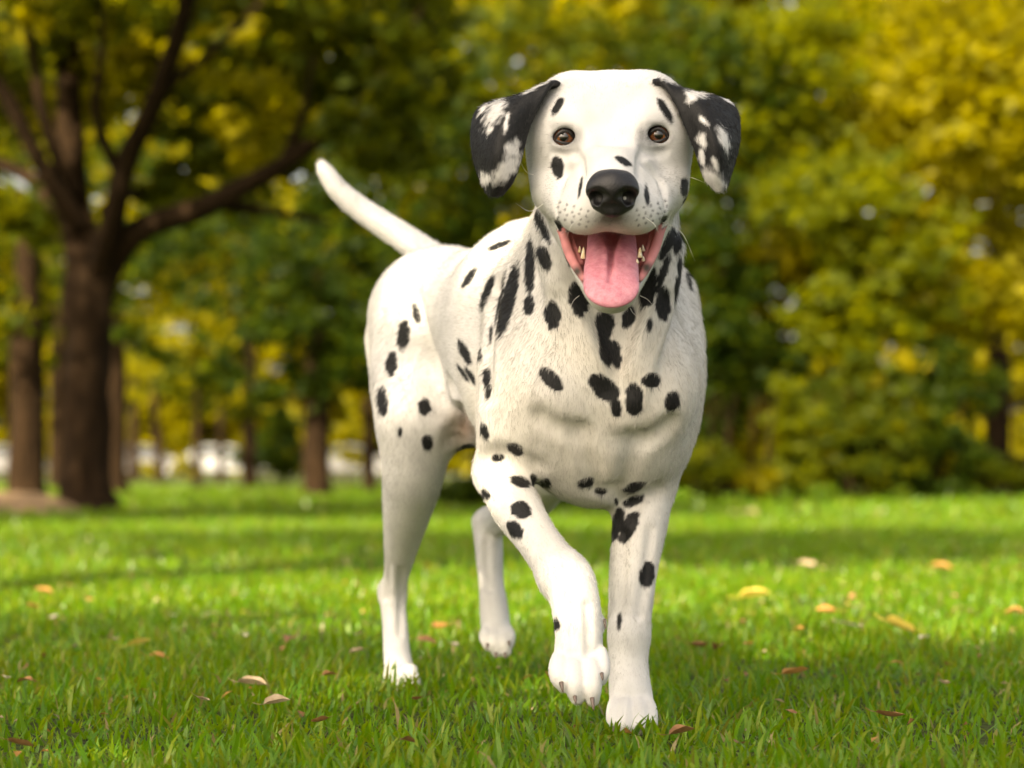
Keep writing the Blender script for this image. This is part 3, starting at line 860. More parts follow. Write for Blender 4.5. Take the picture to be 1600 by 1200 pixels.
# ------------------------------------------------------------------ nose and tongue shapes
NOSE = []
chain([(938, 298, 2.515, 23), (976, 298, 2.515, 23)], k=0.008, to=NOSE)
chain([(943, 284, 2.522, 17), (972, 284, 2.522, 17)], k=0.012, to=NOSE)
ball(957, 291, 2.510, 24, k=0.01, to=NOSE)
chain([(936, 318, 2.525, 12), (957, 328, 2.517, 12), (979, 318, 2.525, 12)], k=0.008, to=NOSE)
chain([(957, 300, 2.545, 40), (957, 300, 2.555, 42)], k=0.008, to=NOSE, s=1.25, n=ZV)
for sx in (-1, 1):
    chain([(957 + sx * 15, 310, 2.497, 10), (957 + sx * 24, 307, 2.500, 13), (957 + sx * 34, 310, 2.510, 9), (957 + sx * 42, 319, 2.522, 3)], k=0.004, op='s', to=NOSE)
    ball(957 + sx * 23, 309, 2.514, 11, k=0.004, op='s', to=NOSE)
chain([(957, 262, 2.480, 2.0), (957, 312, 2.485, 3.0), (957, 345, 2.492, 3.0)], k=0.008, op='s', to=NOSE)

TONGUE = []
TN = (0, -0.80, 0.60)
chain([(956, 375, 2.645, 38), (956, 398, 2.614, 40), (955, 425, 2.583, 43), (955, 447, 2.560, 44)], k=0.01, n=TN, s=3.4, to=TONGUE)
chain([(957, 360, 2.644, 12), (956, 378, 2.624, 9), (955, 396, 2.604, 5.5), (954, 418, 2.5755, 2.6), (953, 440, 2.5535, 1.0)], k=0.007, op='s', to=TONGUE)
# ------------------------------------------------------------------ coat: spots, skin tones
def zoomed(x0, y0, s, rows):
    return [(x0 + a / s, y0 + b / s, x0 + c / s, y0 + d / s, w / s) for a, b, c, d, w in rows]
# long axis end to end (x, y, x, y) and half width of each black spot, measured in the photograph
SPOTS = zoomed(560, 340, 2.5, [
    (505, 128, 600, 88, 8), (408, 272, 458, 198, 10), (478, 358, 530, 222, 12), (532, 425, 575, 215, 3),
    (553, 462, 622, 180, 24), (516, 490, 520, 420, 3), (668, 305, 672, 80, 16), (665, 375, 668, 308, 19),
    (757, 328, 759, 432, 29), (848, 255, 868, 380, 36), (942, 372, 972, 490, 26), (957, 450, 975, 585, 24), (998, 470, 1014, 590, 17),
    (912, 620, 1012, 705, 40), (1000, 705, 1014, 778, 20), (1082, 648, 1072, 775, 32), (1110, 648, 1176, 625, 28),
    (1232, 682, 1220, 755, 27), (714, 592, 792, 672, 27), (396, 483, 437, 575, 14), (453, 458, 477, 558, 9),
    (386, 573, 430, 640, 4), (418, 590, 480, 670, 8), (503, 588, 500, 657, 14), (514, 652, 503, 708, 8),
    (219, 338, 236, 418, 11), (182, 402, 170, 520, 20), (132, 525, 127, 615, 20), (90, 662, 98, 772, 18),
    (257, 708, 259, 770, 22), (269, 850, 271, 905, 19), (162, 818, 164, 855, 5), (483, 803, 502, 865, 12),
    (585, 884, 638, 922, 18), (522, 940, 570, 935, 12)])
SPOTS += zoomed(560, 680, 2.4, [
    (574, 165, 642, 182, 19), (578, 262, 640, 298, 31), (566, 326, 608, 384, 22), (463, 203, 490, 236, 10), (653, 148, 662, 188, 10),
    (698, 164, 714, 192, 12), (682, 176, 690, 186, 8), (824, 192, 878, 168, 15), (888, 208, 927, 212, 10), (996, 207, 1070, 183, 14), (992, 264, 1062, 234, 16),
    (964, 238, 971, 262, 4), (952, 392, 988, 272, 22), (986, 400, 1040, 290, 26), (1072, 572, 1090, 480, 24), (976, 725, 981, 672, 6),
    (740, 685, 746, 730, 9), (362, 74, 436, 38, 16)])
SPOTS += zoomed(720, 90, 2.791, [
    (442, 178, 403, 248, 13), (864, 186, 922, 284, 14), (416, 426, 426, 522, 23), (682, 434, 738, 472, 12), (530, 522, 513, 604, 3), (807, 560, 816, 646, 7),
    (976, 524, 975, 608, 14), (994, 600, 958, 706, 11), (968, 728, 932, 866, 15), (934, 742, 868, 884, 20), (912, 850, 852, 1030, 14), (884, 995, 884, 1142, 29),
    (954, 866, 960, 1010, 10), (960, 945, 962, 1100, 28), (836, 915, 800, 1090, 33), (748, 1090, 716, 1175, 26), (625, 1105, 642, 1200, 34), (824, 1143, 822, 1192, 10),
    (984, 925, 1002, 1010, 5), (302, 615, 388, 808, 15), (342, 820, 384, 925, 24), (448, 858, 470, 914, 10), (414, 712, 440, 760, 12), (892, 690, 876, 735, 9)])
EAR_WHITE = zoomed(720, 90, 2.791, [
    (185, 175, 112, 300, 30), (238, 360, 205, 445, 24), (250, 430, 145, 545, 34), (92, 500, 112, 550, 22), (400, 78, 270, 145, 15),
    (985, 125, 1070, 160, 22), (1000, 145, 1012, 190, 22), (1040, 325, 1062, 395, 16), (1128, 305, 1168, 405, 17), (1060, 490, 1140, 590, 42), (850, 62, 960, 112, 14), (372, 84, 425, 72, 12), (140, 300, 118, 330, 8), (205, 250, 190, 330, 5), (120, 195, 75, 250, 6), (1075, 290, 1035, 250, 6), (1140, 170, 1195, 200, 5), (1100, 440, 1120, 500, 8), (1045, 390, 1055, 470, 9)])

DN = grad(DOG, DV)
def to_photo(x):
    return 800 + F * x[:, 0] / x[:, 1], HY - F * (x[:, 2] - CAMH) / x[:, 1]
ZB = 3.0
_px, _py = to_photo(DV)
_bx, _by = np.clip((_px / ZB).astype(int), 0, 540), np.clip((_py / ZB).astype(int), 0, 409)
zbuf = np.full((541, 410), 99.0)
np.minimum.at(zbuf, (_bx, _by), DV[:, 1])
EARPTS = [e.reshape(-1, 3) for e in EARS]
SEEN = DV[:, 1] < zbuf[_bx, _by] + 0.012

def ear_mask(x):
    m = np.zeros(len(x))
    for e in EARS:
        q = e[:, 8:].reshape(-1, 3)
        lo, hi = q.min(0) - .006, q.max(0) + .006
        i = np.nonzero(((x > lo) & (x < hi)).all(1))[0]
        if len(i) == 0: continue
        p = Prim(); p.pts = q; p.ra = 0.0
        d = cloud_dist(p, x[i])
        m[i] = np.maximum(m[i], np.clip((0.0062 - d) / 0.001, 0, 1))
    return m

def lens(sp, px, py, wob, fuzz=0.0):
    x0, y0, x1, y1, w = sp
    cx, cy = (x0 + x1) / 2, (y0 + y1) / 2
    L = max(math.hypot(x1 - x0, y1 - y0) / 2, 1e-3)
    w = w + 1.6
    ux, uy = (x1 - x0) / 2 / L, (y1 - y0) / 2 / L
    L = max(L + 1.5, w)
    u = (px - cx) * ux + (py - cy) * uy
    v = -(px - cx) * uy + (py - cy) * ux
    rho = np.sqrt((u / L) ** 2 + (v / w) ** 2)
    soft = max(np.clip(2.2 / w, 0.06, 0.5), fuzz)
    return np.clip((1 + wob * min(1.0, 5 / w + .35) - rho) / soft + 0.5, 0, 1)

HID = []                # round spots on the sides the photograph does not show
_hid = DV[(~SEEN) & (DV[:, 2] > 0.12) & (DV[:, 1] > 2.75)]
_see = DV[SEEN][::37]
for i in rng.permutation(len(_hid))[:900]:
    c = _hid[i]; r = rng.uniform(.009, .017)
    if np.min(((_see - c) ** 2).sum(1)) < (r * 1.35) ** 2: continue
    if any(np.linalg.norm(c - h[0]) < r + h[1] + .02 for h in HID): continue
    HID.append((c, r))
    if len(HID) > 45: break

PITS = [(957 + s * (38 + 11 * j + 3 * (r_ % 2)), 330 + 8 * r_ - 3.5 * j - (2 if s > 0 else 0)) for s in (-1, 1) for r_ in range(4) for j in range(5)]   # whisker pits

def coat(x, n):
    """black share and pink (bare) share of the coat at surface points x"""
    px, py = to_photo(x)
    wob = 0.13 * snoise(x, 380, 3) + 0.07 * snoise(x, 1100, 5)
    black = np.zeros(len(x))
    front = n[:, 1] < 0.25
    em = ear_mask(x)
    for sp in SPOTS:
        cx, cy = (sp[0] + sp[2]) / 2, (sp[1] + sp[3]) / 2
        R = math.hypot(sp[2] - sp[0], sp[3] - sp[1]) / 2 + sp[4] + 4
        bx, by = int(cx / ZB), int(cy / ZB)
        depth = zbuf[max(bx - 1, 0):bx + 2, max(by - 1, 0):by + 2].min()
        if depth > 50: continue
        i = np.nonzero((np.abs(px - cx) < R) & (np.abs(py - cy) < R) & (np.abs(x[:, 1] - depth) < 0.06) & front)[0]
        if len(i): black[i] = np.maximum(black[i], lens(sp, px[i], py[i], wob[i]))
    for c, r in HID:
        d = np.linalg.norm(x - c, axis=1)
        black = np.maximum(black, np.clip((r * (1 + wob) - d) / .002 + .5, 0, 1))
    eb = np.ones(len(x))
    for sp in EAR_WHITE:
        i = np.nonzero(em > 0)[0]
        eb[i] = np.minimum(eb[i], 1 - lens(sp, px[i], py[i], 2.2 * wob[i] - .12, .75))
    black = np.where(em > 0, np.maximum(black * (1 - em), eb * em), black)
    # dark hair under the nose and smudges at the inner eye corners
    for (cx, cy, rx, ry, Y, a) in ((883, 217, 25, 15.5, 2.635, .95), (1026, 214, 25, 15.5, 2.635, .95), (955, 342, 40, 15, 2.53, .75), (904, 213, 10, 18, 2.62, .45), (1003, 212, 11, 20, 2.62, .6), (884, 197, 24, 7, 2.62, .36), (1027, 194, 24, 7, 2.62, .42), (884, 234, 22, 6, 2.63, .42), (1028, 231, 22, 6, 2.63, .42), (862, 222, 6, 6, 2.64, .4), (1047, 218, 6, 6, 2.64, .4)):
        rho = np.sqrt(((px - cx) / rx) ** 2 + ((py - cy) / ry) ** 2)
        m = (np.abs(x[:, 1] - Y) < .035)
        black = np.maximum(black, a * np.clip(1.25 - rho + .5 * wob, 0, 1) * m)
    for (cx, cy) in PITS:
        i = np.nonzero((np.abs(px - cx) < 5) & (np.abs(py - cy) < 5) & (x[:, 1] < 2.66))[0]
        if len(i): black[i] = np.maximum(black[i], .62 * np.clip(2.6 - np.hypot(px[i] - cx, py[i] - cy), 0, 1))
    pink = np.zeros(len(x))
    cav = CAVITY
    i = np.nonzero(((x > cav.lo - .01) & (x < cav.hi + .01)).all(1) & (py > 335) & (py < 486))[0]
    if len(i):
        d = prim_dist(cav, x[i])
        for lp in LIPS: d = np.minimum(np.abs(d), np.maximum(prim_dist(lp, x[i]), 0))
        pink[i] = np.clip((0.0022 - np.abs(d)) / .0008, 0, 1) * (n[i, 1] < 0.6)
    return np.clip(black, 0, 1), pink

CB, CP = coat(DV, DN)
def coat_rgb(black, pink, x, px, py):
    v = 0.5 + 0.5 * snoise(x, 45, 9)
    white = np.array([0.69, 0.68, 0.665])[None] * (1 - 0.07 * v[:, None]) * (1 - .05 * np.clip(snoise(x, 140, 31), 0, 1)[:, None]) * np.array([1, 1 - 0.0, 1])[None]
    cream = np.array([0.74, 0.68, 0.57])
    # old ivory hair on the breast and flanks
    c = np.exp(-(((px - 940) / 190) ** 2 + ((py - 640) / 190) ** 2)) * .6 * np.clip(.5 + v * .6, 0, 1) * (x[:, 1] < 3.0)
    white = white * (1 - c[:, None]) + cream * c[:, None]
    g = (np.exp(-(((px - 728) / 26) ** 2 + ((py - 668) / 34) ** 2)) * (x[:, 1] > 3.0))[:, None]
    white = white * (1 - .8 * g) + np.array([.26, .15, .09]) * .8 * g      # brown tint over the groin
    k = np.array([0.006, 0.006, 0.0065])
    col = white * (1 - black[:, None]) + k * black[:, None]
    lipk = np.array([0.60, 0.235, 0.235])[None] * (1 + .12 * snoise(x, 300, 21)[:, None])
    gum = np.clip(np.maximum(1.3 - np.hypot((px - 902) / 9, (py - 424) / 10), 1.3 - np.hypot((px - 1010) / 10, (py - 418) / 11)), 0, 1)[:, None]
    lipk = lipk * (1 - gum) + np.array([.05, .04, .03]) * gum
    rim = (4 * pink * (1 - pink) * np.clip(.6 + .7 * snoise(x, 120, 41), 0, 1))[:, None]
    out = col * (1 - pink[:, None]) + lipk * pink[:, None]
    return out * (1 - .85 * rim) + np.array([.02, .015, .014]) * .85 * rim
_px, _py = to_photo(DV)
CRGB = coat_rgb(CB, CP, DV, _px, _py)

dog = tag(empty("dog", (0.06, 3.05, 0.0)),
          "white dalmatian with black spots, mouth open, walking on grass with one fore paw lifted", "dog")

def coat_mat(name, rough, hair=False):
    m, n, l, b = new_mat(name)
    a = n.new("ShaderNodeAttribute"); a.attribute_name = "coat"
    b.inputs["Roughness"].default_value = rough
    b.inputs["Specular IOR Level"].default_value = 0.35
    if hair:
        a2 = n.new("ShaderNodeAttribute"); a2.attribute_name = "wet"
    l.new(a.outputs["Color"], b.inputs["Base Color"])
    return m, n, l, b
m_skin, n_, l_, b_ = coat_mat("short_coat", 0.62)
tc = n_.new("ShaderNodeTexCoord")
nz = noise(n_, l_, 900, 3, .6, tc.outputs["Object"])
bump(n_, l_, nz.outputs[0], b_, 0.12, 0.001)
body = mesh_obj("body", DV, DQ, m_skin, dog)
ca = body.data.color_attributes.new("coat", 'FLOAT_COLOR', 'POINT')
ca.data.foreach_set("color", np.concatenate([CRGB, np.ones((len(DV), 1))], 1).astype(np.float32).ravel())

# ------------------------------------------------------------------ fur: short hairs lying along the body
def coat_flow(x, n):
    acc = np.zeros_like(x); wsum = np.zeros(len(x))
    for p in DOG:
        if p.op != 'u' or p.flow is None: continue
        m = ((x > p.lo - .03) & (x < p.hi + .03)).all(1)
        i = np.nonzero(m)[0]
        if not len(i): continue
        if p.sub is not None:
            best = np.full(len(i), 9.0); fl = np.zeros((len(i), 3))
            for q in p.sub[::2]:
                e = prim_dist(q, x[i]); better = e < best
                best = np.where(better, e, best); fl[better] = q.flow
        else:
            best = prim_dist(p, x[i]); fl = np.repeat(p.flow[None], len(i), 0)
        w = np.exp(-np.maximum(best, 0) / 0.008) + 1e-6
        acc[i] += fl * w[:, None]; wsum[i] += w
    acc -= (acc * n).sum(1)[:, None] * n
    return acc / np.maximum(np.linalg.norm(acc, axis=1), 1e-6)[:, None]

_c = DV[DQ]                                             # sample roots by face area
_ar = np.linalg.norm(np.cross(_c[:, 2] - _c[:, 0], _c[:, 3] - _c[:, 1]), axis=1) / 2
N_HAIR = 330000
fi = rng.choice(len(DQ), N_HAIR, p=_ar / _ar.sum())
uv = rng.random((N_HAIR, 2))
roots = ((_c[fi, 0] * (1 - uv[:, :1]) + _c[fi, 1] * uv[:, :1]) * (1 - uv[:, 1:]) + (_c[fi, 3] * (1 - uv[:, :1]) + _c[fi, 2] * uv[:, :1]) * uv[:, 1:])
FLV = coat_flow(DV, DN)
for _ in range(3):                                       # comb it smooth along the surface
    s = (FLV[DQ].sum(1))
    acc = np.zeros_like(FLV)
    for j in range(4): np.add.at(acc, DQ[:, j], s)
    acc -= (acc * DN).sum(1)[:, None] * DN
    FLV = acc / np.maximum(np.linalg.norm(acc, axis=1), 1e-6)[:, None]
near = DQ[fi, rng.integers(0, 4, N_HAIR)]
nrm, flow = DN[near], FLV[near]
hb, hp = coat(roots, nrm)
keep = hp < .3
# no hair on the eyeballs' sockets or under the nose leather
for (ex, ey), eY in EYES:
    keep &= np.linalg.norm(roots - P(ex, ey, eY), axis=1) > ER * 1.12
keep &= ~((field(NOSE, roots, .01) < .001))
roots, nrm, flow, hb, near = roots[keep], nrm[keep], flow[keep], hb[keep], near[keep]
hx, hy = to_photo(roots)
length = np.where(roots[:, 1] < 2.72, .0050, .0072)
length = np.where((hy < 500) & (roots[:, 1] < 2.74), .0040, length)
length = np.where((hy > 780), .0052, length)
length = np.where((np.abs(hx - 950) < 75) & (hy > 140) & (hy < 360) & (roots[:, 1] < 2.65), .0026, length)
paw = ((hy > 985) & (roots[:, 1] < 2.72)) | (hy > 1060) | ((hy > 960) & (roots[:, 1] > 3.3))
length = np.where(paw, .0032, length)
em = ear_mask(roots)
length = np.where(em > .5, .0050, length)
length = length * rng.uniform(.65, 1.25, len(roots))
wig = rng.normal(size=(len(roots), 3)) * .13 + np.stack([snoise(roots, 160, 11), snoise(roots, 160, 12), snoise(roots, 160, 13)], 1) * .12
d0 = flow + nrm * .34 + wig
d0 /= np.linalg.norm(d0, axis=1)[:, None]
d1 = flow + nrm * .10 + wig
d1 /= np.linalg.norm(d1, axis=1)[:, None]
p0 = roots - nrm * .0004
p1 = p0 + d0 * (length * .5)[:, None]
p2 = p1 + d1 * (length * .5)[:, None]
hair = bpy.data.hair_curves.new("fur")
hair.add_curves([3] * len(roots))
pts = np.stack([p0, p1, p2], 1).astype(np.float32)
hair.attributes["position"].data.foreach_set("vector", pts.ravel()) if "position" in hair.attributes else hair.points.foreach_set("position", pts.ravel())
ra = hair.attributes.get("radius") or hair.attributes.new("radius", 'FLOAT', 'POINT')
rad = np.tile(np.array([.00011, .00009, .00003], np.float32), len(roots))
ra.data.foreach_set("value", rad)
tone = np.where(hb > rng.uniform(.12, .88, len(hb)), rng.uniform(.92, 1.0, len(hb)), 0.0)
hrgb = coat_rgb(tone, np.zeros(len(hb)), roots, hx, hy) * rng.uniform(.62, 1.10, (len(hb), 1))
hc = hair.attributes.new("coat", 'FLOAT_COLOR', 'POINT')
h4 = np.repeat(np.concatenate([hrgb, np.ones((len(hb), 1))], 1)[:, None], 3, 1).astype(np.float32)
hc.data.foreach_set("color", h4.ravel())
m_fur, n_, l_, b_ = coat_mat("fur", 0.5)
b_.inputs["Specular IOR Level"].default_value = 0.10
hair.materials.append(m_fur)
fur = bpy.data.objects.new("fur", hair)
COL.objects.link(fur)
set_parent(fur, dog)
fur["kind"] = "stuff"
# ------------------------------------------------------------------ the dog's other parts
m_nose, n_, l_, b_ = new_mat("nose_leather")
b_.inputs["Base Color"].default_value = (0.014, 0.013, 0.014, 1)
b_.inputs["Roughness"].default_value = 0.42
tc = n_.new("ShaderNodeTexCoord")
vo = n_.new("ShaderNodeTexVoronoi"); vo.inputs["Scale"].default_value = 750
l_.new(tc.outputs["Object"], vo.inputs["Vector"])
bump(n_, l_, vo.outputs["Distance"], b_, 0.5, 0.0007)
v, q = surface_nets(NOSE, 0.0010)
mesh_obj("nose", v, q, m_nose, dog)

m_tongue, n_, l_, b_ = new_mat("tongue")
tc = n_.new("ShaderNodeTexCoord")
nz = noise(n_, l_, 110, 8, .75, tc.outputs["Object"])
r = ramp(n_, l_, nz.outputs[0], [(.36, (.52, .165, .22)), (.66, (.72, .33, .385))])
l_.new(r.outputs[0], b_.inputs["Base Color"])
b_.inputs["Roughness"].default_value = 0.38
b_.inputs["Subsurface Weight"].default_value = 0.25
b_.inputs["Subsurface Radius"].default_value = (.006, .002, .0015)
b_.inputs["Subsurface Scale"].default_value = 1.0
nz2 = noise(n_, l_, 700, 3, .6, tc.outputs["Object"])
bump(n_, l_, nz2.outputs[0], b_, 0.7, 0.0012)
v, q = surface_nets(TONGUE, 0.0013)
mesh_obj("tongue", v, q, m_tongue, dog)

m_rim, n_, l_, b_ = new_mat("eye_rim")
b_.inputs["Base Color"].default_value = (0.018, 0.015, 0.014, 1)
b_.inputs["Roughness"].default_value = 0.4
m_eye, n_, l_, b_ = new_mat("eye")
tc = n_.new("ShaderNodeTexCoord")
sep = n_.new("ShaderNodeSeparateXYZ"); l_.new(tc.outputs["Object"], sep.inputs[0])
ang = n_.new("ShaderNodeVectorMath"); ang.operation = 'NORMALIZE'; l_.new(tc.outputs["Object"], ang.inputs[0])
dot = n_.new("ShaderNodeVectorMath"); dot.operation = 'DOT_PRODUCT'; l_.new(ang.outputs[0], dot.inputs[0]); dot.inputs[1].default_value = (0, -1, 0)
nz = noise(n_, l_, 900, 3, .7, tc.outputs["Object"])
r = ramp(n_, l_, dot.outputs["Value"], [(0.0, (.10, .07, .055)), (.58, (.08, .05, .04)), (.63, (.010, .005, .004)), (.69, (.11, .034, .010)), (.86, (.21, .075, .020)), (.925, (.07, .02, .008)), (.940, (.003, .003, .003))])
l_.new(r.outputs[0], b_.inputs["Base Color"])
b_.inputs["Roughness"].default_value = 0.06
b_.inputs["Specular IOR Level"].default_value = 0.6
b_.inputs["Coat Weight"].default_value = 0.6
b_.inputs["Coat Roughness"].default_value = 0.02
def uv_sphere(rad, nu=32, nv=20):
    v = [(0, -rad, 0)]
    for i in range(1, nv):
        t = math.pi * i / nv
        for j in range(nu):
            p = 2 * math.pi * j / nu
            v.append((rad * math.sin(t) * math.cos(p), -rad * math.cos(t), rad * math.sin(t) * math.sin(p)))
    v.append((0, rad, 0))
    f = [(0, 1 + (j + 1) % nu, 1 + j) for j in range(nu)]
    for i in range(nv - 2):
        for j in range(nu):
            a = 1 + i * nu; b = a + nu; k = (j + 1) % nu
            f.append((a + j, a + k, b + k, b + j))
    e = len(v) - 1; a = 1 + (nv - 2) * nu
    f += [(e, a + j, a + (j + 1) % nu) for j in range(nu)]
    return v, f
ev, ef = uv_sphere(ER)
for i, ((ex, ey), eY) in enumerate(EYES):
    e = mesh_obj("eye", ev, ef, m_eye)
    e.location = P(ex, ey, eY)
    e.rotation_euler = (math.radians(3), 0, math.radians((-4, 4)[i]))
    set_parent(e, dog)
    v, q = surface_nets(LIDS[i], 0.0007, 2)
    mesh_obj("eyelid", v, q, m_rim, dog)

m_tooth, n_, l_, b_ = new_mat("tooth")
tc = n_.new("ShaderNodeTexCoord")
nz = noise(n_, l_, 130, 2, .5, tc.outputs["Object"])
r = ramp(n_, l_, nz.outputs[0], [(.42, (.78, .72, .56)), (.68, (.66, .48, .18))])
l_.new(r.outputs[0], b_.inputs["Base Color"])
b_.inputs["Roughness"].default_value = 0.25
def spike(name, a, b, r0, mat, k=8, bend=(0, 0, 0), parent=None, ref=None):
    """a tapering curved tooth or claw from a (root) to b (tip)"""
    a, b, bend = np.array(a), np.array(b), np.array(bend)
    ax = (b - a) / np.linalg.norm(b - a)
    s1 = np.cross(ax, (0, 1, .01)); s1 /= np.linalg.norm(s1); s2 = np.cross(ax, s1)
    v, f = [], []
    N = 6
    for i in range(N):
        t = i / N
        c = a + (b - a) * t + bend * 4 * t * (1 - t)
        rr = r0 * (1 - t) ** .6
        for j in range(k):
            p = 2 * math.pi * j / k
            v.append(c + rr * (math.cos(p) * s1 + math.sin(p) * s2))
    v.append(b)
    for i in range(N - 1):
        for j in range(k):
            m = (j + 1) % k
            f.append((i * k + j, i * k + m, (i + 1) * k + m, (i + 1) * k + j))
    f += [((N - 1) * k + j, (N - 1) * k + (j + 1) % k, len(v) - 1) for j in range(k)]
    f.append(tuple(range(k))[::-1])
    return mesh_obj(name, v, f, mat, parent or dog)
for (x0, y0, x1, y1, Y, r) in ((911, 404, 912, 385, 2.602, 4.2), (1000, 402, 1000, 386, 2.602, 4.2), (906, 394, 906, 384, 2.63, 3.2), (1005, 392, 1004, 382, 2.63, 3.2),
                               (996, 411, 995, 404, 2.594, 3.0), (1005, 407, 1005, 400, 2.608, 3.2)):
    spike("tooth", P(x0, y0, Y), P(x1, y1, Y - .003), rp(r, Y), m_tooth)
m_claw, n_, l_, b_ = new_mat("claw")
b_.inputs["Base Color"].default_value = (0.14, 0.10, 0.08, 1)
b_.inputs["Roughness"].default_value = 0.35
for (x0, y0, x1, y1, Y, r) in ((877, 1066, 880, 1083, 2.624, 3.8), (898, 1088, 900, 1100, 2.620, 3.6), (925, 1090, 928, 1112, 2.620, 3.8), (940, 1052, 942, 1064, 2.624, 3.4), (944, 968, 947, 984, 2.682, 3.2),
                               (960, 1136, 958, 1147, 2.767, 3.6), (978, 1140, 977, 1151, 2.767, 3.6), (1000, 1140, 1001, 1151, 2.767, 3.6), (1016, 1134, 1018, 1145, 2.767, 3.6),
                               (762, 1006, 761, 1015, 3.412, 3), (775, 1020, 775, 1030, 3.412, 3), (789, 1020, 790, 1030, 3.412, 3), (795, 1002, 796, 1011, 3.412, 3)):
    spike("claw", P(x0, y0, Y), P(x1, y1, Y - .006), rp(r, Y), m_claw, bend=(0, -.0015, 0))
m_whisk, n_, l_, b_ = new_mat("whisker")
b_.inputs["Base Color"].default_value = (.8, .78, .7, 1)
b_.inputs["Roughness"].default_value = 0.35
def strand(name, pts, r0, mat, parent):
    q = spline(np.array(pts), 10)
    v, f = [], []
    for i, c in enumerate(q):
        t = q[min(i + 1, 9)] - q[max(i - 1, 0)]; t /= np.linalg.norm(t)
        s1 = np.cross(t, (0, 1, .1)); s1 /= np.linalg.norm(s1); s2 = np.cross(t, s1)
        rr = r0 * (1 - i / 9.5)
        for j in range(4):
            p = math.pi / 2 * j
            v.append(c + rr * (math.cos(p) * s1 + math.sin(p) * s2))
    for i in range(9):
        for j in range(4):
            f.append((i * 4 + j, i * 4 + (j + 1) % 4, i * 4 + 4 + (j + 1) % 4, i * 4 + 4 + j))
    return mesh_obj(name, v, f, mat, parent)
for w in ([(850, 318, 2.64), (828, 330, 2.63), (805, 317, 2.62)], [(1030, 345, 2.63), (1064, 362, 2.62), (1086, 408, 2.61)], [(1056, 270, 2.67), (1085, 279, 2.66), (1100, 285, 2.655)],
          [(838, 275, 2.66), (822, 268, 2.655), (811, 248, 2.65)], [(905, 462, 2.60), (896, 470, 2.58), (890, 485, 2.575)], [(1000, 462, 2.60), (1012, 468, 2.58), (1020, 478, 2.575)],
          [(925, 482, 2.60), (918, 490, 2.58), (916, 502, 2.575)], [(985, 482, 2.60), (990, 490, 2.58), (1000, 498, 2.575)], [(908, 340, 2.54), (893, 352, 2.53), (885, 372, 2.53)], [(1008, 340, 2.54), (1022, 350, 2.53), (1030, 366, 2.53)]):
    strand("whisker", [P(*a) for a in w], 0.00035, m_whisk, dog)
# ------------------------------------------------------------------ grass blades
def blade_mat(name):
    m = bpy.data.materials.new(name); m.use_nodes = True
    n, l = m.node_tree.nodes, m.node_tree.links
    n.clear()
    at = n.new("ShaderNodeAttribute"); at.attribute_name = "blade"
    sp = n.new("ShaderNodeSeparateColor"); l.new(at.outputs["Color"], sp.inputs[0])
    r = ramp(n, l, sp.outputs[0], [(0, (.046, .132, .005)), (.55, (.088, .198, .006)), (.85, (.165, .225, .010)), (.93, (.17, .17, .03)), (1, (.32, .25, .12))])
    r2 = ramp(n, l, sp.outputs[0], [(0, (.21, .40, .008)), (.6, (.37, .50, .010)), (.9, (.36, .36, .025)), (1, (.34, .26, .10))])
    d = n.new("ShaderNodeBsdfPrincipled"); d.inputs["Roughness"].default_value = .36; d.inputs["Specular IOR Level"].default_value = .28
    t = n.new("ShaderNodeBsdfTranslucent")
    l.new(r.outputs[0], d.inputs["Base Color"]); l.new(r2.outputs[0], t.inputs[0])
    mx = n.new("ShaderNodeMixShader"); mx.inputs[0].default_value = .42
    l.new(d.outputs[0], mx.inputs[1]); l.new(t.outputs[0], mx.inputs[2])
    o = n.new("ShaderNodeOutputMaterial"); l.new(mx.outputs[0], o.inputs[0])
    return m
m_blade = blade_mat("grass_blade")
gr = np.random.default_rng(3)
